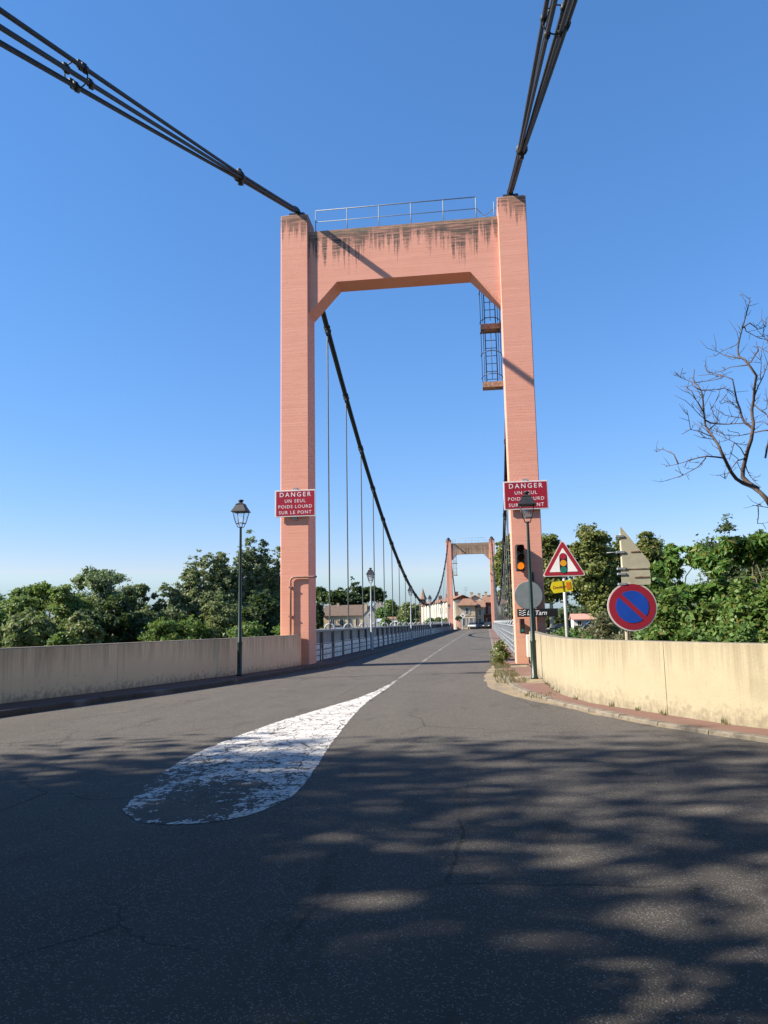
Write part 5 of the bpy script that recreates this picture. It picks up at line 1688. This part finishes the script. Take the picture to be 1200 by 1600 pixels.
# ------------------------------------------------------------------ buildings on the far bank
def window(t, x, y, z0, z1, wd, face='y', shutters=True, sm=None):
    """window in a wall facing -y at depth y (local)"""
    f = MB().box(x - wd / 2, x + wd / 2, y - .05, y + .02, z0, z1).build('window', M_GLASS, t)
    fr = MB()
    fr.box(x - wd / 2 - .06, x - wd / 2, y - .08, y + .02, z0, z1).box(x + wd / 2, x + wd / 2 + .06, y - .08, y + .02, z0, z1)
    fr.box(x - wd / 2 - .06, x + wd / 2 + .06, y - .08, y + .02, z1, z1 + .07).box(x - wd / 2 - .1, x + wd / 2 + .1, y - .12, y + .02, z0 - .07, z0)
    fr.box(x - .02, x + .02, y - .07, y - .051, z0, z1)
    fr.build('window_frame', M_WHITER, f)
    if shutters:
        for s_ in (-1, 1):
            MB().box(x + s_ * (wd / 2 + .10) - (wd * .5 if s_ < 0 else 0), x + s_ * (wd / 2 + .10) + (wd * .5 if s_ > 0 else 0), y - .06, y - .005, z0, z1).build('shutter', sm or M_SHUT, f)
def house(label, loc, rz, W, D, ze, zr, mw_, mr_, ridge='x', wins=(), chim=(), over=.35, shutters=True, sm=None, name='house', hip=0.0, door=()):
    t = thing(name, label, 'house' if name == 'house' else 'building', loc, rz)
    w_ = MB().box(0, W, 0, D, -.6, ze)
    if ridge == 'x' and hip == 0:
        w_.prism([(0.01, ze - .002), (D - .01, ze - .002), (D / 2, zr - .12)], .005, W - .005, 'x')
    elif ridge == 'y':
        w_.prism([(0.01, ze - .002), (W - .01, ze - .002), (W / 2, zr - .12)], .005, D - .005, 'y')
    w_.build('wall', mw_, t)
    th = .14
    r_ = MB()
    if ridge == 'x':
        k = (zr - ze) / (D / 2)
        h = hip * W / 2
        for s_ in (0, 1):
            ya = -over if s_ == 0 else D + over
            za = ze - over * k
            vs = [(-over, ya, za), (W + over, ya, za), (W + over - h - (over if hip else 0), D / 2, zr), (-over + h + (over if hip else 0), D / 2, zr)]
            vs2 = [(x, y, z + th) for x, y, z in vs]
            r_.add(vs + vs2, [(0, 1, 2, 3), (4, 5, 6, 7), (0, 1, 5, 4), (1, 2, 6, 5), (2, 3, 7, 6), (3, 0, 4, 7)])
        if hip:
            for xa, xb in ((-over, -over + h + over), (W + over, W + over - h - over)):
                za = ze - over * k
                vs = [(xa, -over, za), (xa, D + over, za), (xb, D / 2, zr)]
                r_.add(vs + [(x, y, z + th) for x, y, z in vs], [(0, 1, 2), (3, 4, 5), (0, 1, 4, 3)])
    else:
        k = (zr - ze) / (W / 2)
        for s_ in (0, 1):
            xa = -over if s_ == 0 else W + over
            za = ze - over * k
            vs = [(xa, -over, za), (xa, D + over, za), (W / 2, D + over, zr), (W / 2, -over, zr)]
            r_.add(vs + [(x, y, z + th) for x, y, z in vs], [(0, 1, 2, 3), (4, 5, 6, 7), (0, 1, 5, 4), (1, 2, 6, 5), (2, 3, 7, 6), (3, 0, 4, 7)])
    ro = r_.build('roof', mr_, t)
    for (x, y, wd, z0, z1) in chim:
        MB().box(x - wd / 2, x + wd / 2, y - wd / 2, y + wd / 2, z0, z1).box(x - wd / 2 - .08, x + wd / 2 + .08, y - wd / 2 - .08, y + wd / 2 + .08, z1 + .001, z1 + .12).build('chimney', M_STONE, ro)
    for (x, z0, z1, wd) in wins:
        window(t, x, 0, z0, z1, wd, shutters=shutters, sm=sm)
    for (x, z1, wd) in door:
        d_ = MB().box(x - wd / 2, x + wd / 2, -.06, .01, -.2, z1).build('door', M_SHUT, t)
    return t
house('low beige stone house with brown tiled roof seen between the hangers', (-45.5, 215, .1), 0, 11.6, 8.0, 3.95, 6.7, M_STONE, M_TILEB, 'x', [(2.6, .9, 2.9, 1.0), (5.2, .9, 2.9, 1.0), (7.6, .9, 2.9, 1.0), (9.6, .9, 2.9, .9)], [(3.4, 4, .6, 6.0, 7.3)], .4, False)
house('grey gable-end house right of the stone house', (-33.85, 212, 0), 0, 3.9, 9.0, 3.7, 5.85, M_GREYR, M_SLATE, 'y', [(1.9, 3.4, 4.3, .5)], [(.8, .9, .7, 4.6, 7.1)], .12, False)
house('house with grey slate roof behind the grey gable', (-31.8, 222, 0), 0, 5.2, 7, 4.6, 7.1, M_STONE, M_SLATE, 'x', [(2.4, 2.2, 3.6, .8)], [(1.0, 3.4, .7, 6.2, 7.7)], .25, False)
house('long low white garage wall between lamp posts across the river', (-24.3, 190, 0), 0, 5.7, 4, 2.55, 3.0, M_WHITER, M_TILE, 'x', [(2.2, 1.0, 1.9, .7)], (), .15, False)
house('blue-grey metal shed left of the white garage', (-26.75, 189.5, 0), 0, 2.35, 3.5, 1.9, 2.6, M_BLUER, M_BLUER, 'x', (), (), .1, False, door=[(1.2, 1.6, 1.2)])
house('small house with brown roof behind the white garage', (-24.2, 206, 0), 0, 4.4, 6, 3.7, 5.1, M_CREAM, M_TILEB, 'x', [(1.2, 1.6, 2.9, .8), (3.2, 1.6, 2.9, .8)], [(.6, 2.4, .6, 4.2, 6.1), (1.5, 3, .6, 4.2, 5.8)], .25, False)

# church with spire
t = thing('church', 'distant church tower with a pointed brick spire left of the far tower', 'church', (-23.9, 300, 0))
MB().box(-3.1, 3.3, -2, 12, -.4, 7.6).build('nave', M_SPIRE, t)
MB().prism([(-3.5, 7.6), (3.7, 7.6), (.1, 9.8)], -2.3, 12.3, 'y').build('roof', M_SLATE, t)
MB().box(-1.05, 1.05, -4.4, -2.3, -.4, 10.4).build('tower', M_SPIRE, t)
MB().lathe([(1.35, 10.4), (1.75, 10.35), (.95, 11.9), (.10, 14.5), (.03, 14.8)], 8, (0, -3.35, 0), False, R(22.5)).build('spire', M_SPIRE, t)
for s_ in (-.45, .45):
    MB().box(s_ - .2, s_ + .2, -4.45, -4.38, 9.0, 10.1).build('belfry_opening', M_SBLACK, t)

# long cream building, its lit side wall running back from the road
ang = math.atan2(230 - 171.5, -18.5 + 6.2)
t = thing('cream_building', 'long sunlit cream building with pilasters behind the far tower', 'building', (-7.0, 176.6, 0), ang)
Lb = 60.0
W0 = MB().box(0, Lb, -3.6, 0, -.5, 6.55)
W0.build('wall', M_CREAM, t)
for k in range(13):
    x = .6 + k * 4.85
    MB().box(x - .42, x + .42, .0, .30, -.5, 6.5).build('pilaster', M_WHITER, t)
for k in range(12):
    x = 3.0 + k * 4.85
    f = MB().box(x - .55, x + .55, .005, .04, 3.6, 5.2).build('window', M_GLASS, t)
    MB().box(x - .7, x + .7, .005, .10, 3.46, 3.595).build('window_sill', M_WHITER, f)
rf = MB()
vs = [(-.5, .55, 6.5), (Lb + .4, .55, 6.5), (Lb + .4, -1.8, 7.5), (-.5, -1.8, 7.5), (-.5, -4.0, 6.5), (Lb + .4, -4.0, 6.5)]
v2 = [(x, y, z + .18) for x, y, z in vs]
rf.add(vs + v2, [(0, 1, 2, 3), (3, 2, 5, 4), (6, 7, 8, 9), (9, 8, 11, 10), (0, 1, 7, 6), (4, 5, 11, 10), (0, 3, 9, 6), (3, 4, 10, 9), (1, 2, 8, 7), (2, 5, 11, 8)])
rf.prism([(-3.55, 6.5), (-.05, 6.5), (-1.8, 7.4)], .02, Lb - .02, 'x')
ro = rf.build('roof', M_TILE, t)
for x in (8, 21, 34):
    MB().box(x, x + .8, -2.2, -1.4, 7.0, 8.7).build('chimney', M_BRICKM, ro)

# ochre corner house and its neighbours closing the street
t = house('ochre rendered corner house with grey shutters at the far end of the bridge', (-5.95, 173, 0), 0, 3.5, 3.2, 5.45, 6.6, M_OCHRE, M_TILE, 'x', [(1.75, 3.2, 4.7, .55), (1.0, .7, 2.4, .55), (2.6, .7, 2.4, .55)], (), .5, hip=.5)
MB().box(.0, 3.5, -.08, -.002, 2.86, 3.0).build('string_course', M_STONE, t)
t = house('ochre house with low red roof right of the corner house', (-2.38, 174, 0), 0, 1.75, 9, 4.8, 6.2, M_OCHRE, M_TILE, 'x', [(.9, 3.0, 4.3, .5), (.9, .8, 2.3, .55)], (), .5)
MB().box(.0, 1.75, -.08, -.002, 2.7, 2.84).build('string_course', M_STONE, t)
house('dark brick house with pale shutters at right end of the street', (-.6, 180, 0), 0, 3.6, 10, 5.9, 7.6, M_BRICKM, M_TILE, 'x', [(.75, 3.2, 5.0, .6), (2.0, 3.2, 5.0, .6), (3.0, 3.2, 5.0, .6), (1.3, .7, 2.4, .8)], [(.6, 4, .6, 7.0, 8.4), (2.9, 4, .5, 7, 8.2)], .3, True, M_WHITER)
house('taller house with pale gable and red roof behind the corner house', (-4.2, 182, 0), 0, 3.4, 9, 6.5, 7.6, M_CREAM, M_TILE, 'y', [(2.5, 5.3, 6.1, .5)], [(.9, 1.2, .7, 6.8, 8.3), (2.6, 2.5, .6, 6.8, 8.1)], .3, False)
house('dark brick row house with red roof right of the far tower', (2.6, 176, 0), 0, 5.2, 12, 5.4, 7.4, M_BRICKM, M_TILE, 'x', [(.9, 3.0, 4.6, .6), (2.4, 3.0, 4.6, .6), (4.0, 3.0, 4.6, .6)], [(3, 4, .6, 7, 8.2)], .3, True, M_WHITER)
house('low white building with pinkish roof under the plane trees', (17.9, 166, -.2), 0, 4.6, 5, 1.9, 2.9, M_WHITER, M_PINKR, 'x', [(1.2, .6, 1.5, .7), (3.2, .6, 1.5, .7)], (), .4, False)
# aerial
t = thing('roof_aerial', 'tall thin television aerial on the corner house roof', 'aerial', (-4.75, 180.5, 6.6))
MB().tube([(0, 0, 0), (0, 0, 2.9)], .04, 6).build('mast', M_GALV, t)
am = MB()
for z, wd in ((2.85, .55), (2.5, .45), (2.2, .5)):
    am.tube([(-wd, 0, z), (wd, 0, z)], .025, 5)
    for k in range(5):
        x = -wd + 2 * wd * k / 4
        am.tube([(x, 0, z - .16), (x, 0, z + .16)], .014, 4)
am.build('antenna_bars', M_GALV, t)
# diamond sign at far end
t = thing('diamond_sign', 'small white diamond sign back on a pole beyond the far tower', 'road sign', (-4.85, 160.6, 0))
MB().tube([(0, 0, 0), (0, 0, 3.3)], .04, 8).build('pole', M_GALV, t)
MB().prism([(-.6, 2.85), (0, 2.25), (.6, 2.85), (0, 3.45)], -.06, -.045, 'y').build('sign_plate', M_SWHITE, t)
MB().prism([(-.28, 2.85), (0, 2.57), (.28, 2.85), (0, 3.13)], -.066, -.061, 'y').build('sign_face', M_SBACK, t)
# pot plants on the pillar
for i, (x, y) in enumerate([(-5.82, 156.8), (-5.42, 157.2)]):
    t = thing('potted_plant', ['left potted red-leaved plant on the end pillar of the far tower', 'right potted red-leaved plant on the end pillar of the far tower'][i], 'plant', (x, y, 1.752))
    MB().lathe([(.14, 0), (.19, .28), (.20, .30), (.15, .30)], 10).build('pot', M_BRICKM, t)
    me, _ = crown_mesh('foliage', [(0, 0, .62, .32, .32, .38)], 220, .16, 31 + i, LEAF['dark'], 12, .5)
    link('foliage', me, t)

# ------------------------------------------------------------------ parked cars
def car(label, loc, rz, paint, group='cars parked across the river', van=False):
    t = thing('parked_car', label, 'car', loc, rz, group)
    Wd = .86
    prof = [(-2.05, .35), (-2.1, .62), (-2.0, .80), (-1.15, .93), (1.45, .95), (2.02, .88), (2.1, .6), (2.05, .35)]
    MB().prism([(x, z) for x, z in prof], -Wd, Wd, 'y').build('body', paint, t)
    h = 1.46 if not van else 1.85
    cab = MB()
    lo = [(-1.15, .932), (1.6, .952)]
    hi = [(-.45, h), (1.25, h)]
    vs = [(lo[0][0], -Wd + .04, lo[0][1]), (lo[1][0], -Wd + .04, lo[1][1]), (hi[1][0], -Wd + .2, h), (hi[0][0], -Wd + .2, h)]
    vs += [(x, -y, z) for x, y, z in vs]
    cab.add(vs, [(0, 1, 2, 3), (4, 5, 6, 7), (0, 4, 7, 3), (1, 5, 6, 2), (3, 2, 6, 7)])
    cab.build('windows', M_GLASS, t)
    MB().box(-.42, 1.22, -Wd + .19, Wd - .19, h + .002, h + .04, .012).build('roof', paint, t)
    for x in (-1.3, 1.3):
        for y in (-1, 1):
            w_ = MB().tube([(x, y * .70, .32), (x, y * .88, .32)], .32, 16).build('wheel', M_RUBBER, t)
            MB().tube([(x, y * .881, .32), (x, y * .89, .32)], .19, 12).build('rim', M_GALV, w_)
    for y in (-.6, .6):
        MB().box(-2.112, -2.04, y - .17, y + .17, .62, .76, .02).build('headlight', M_HEADL, t)
        MB().box(2.04, 2.112, y - .15, y + .15, .66, .80, .02).build('tail_light', M_SRED, t)
    MB().box(-2.13, -2.085, -.7, .7, .38, .5).build('bumper', M_RUBBER, t)
    return t
car('white car parked nose out before the ochre corner house', (-3.0, 171.5, 0), R(90 - 8), M_CARW)
car('dark car right of the white car at the street end', (-.9, 174.5, 0), R(20), M_CARS)
car('black car in front of the dark brick house', (.35, 173.0, 0), R(75), M_CARK)
car('dark green car parked left of the stone house', (-46.8, 200, -.2), R(2), M_CARG)
car('grey car parked before the stone house behind the first hanger', (-39.6, 203, -.2), R(4), M_CARS)
car('black car parked under the plane trees right of the right pier', (13.2, 146, -.6), R(8), M_CARK)
car('silver car parked under plane trees by the pink-roofed building', (20.6, 158, -.25), R(5), M_CARS)
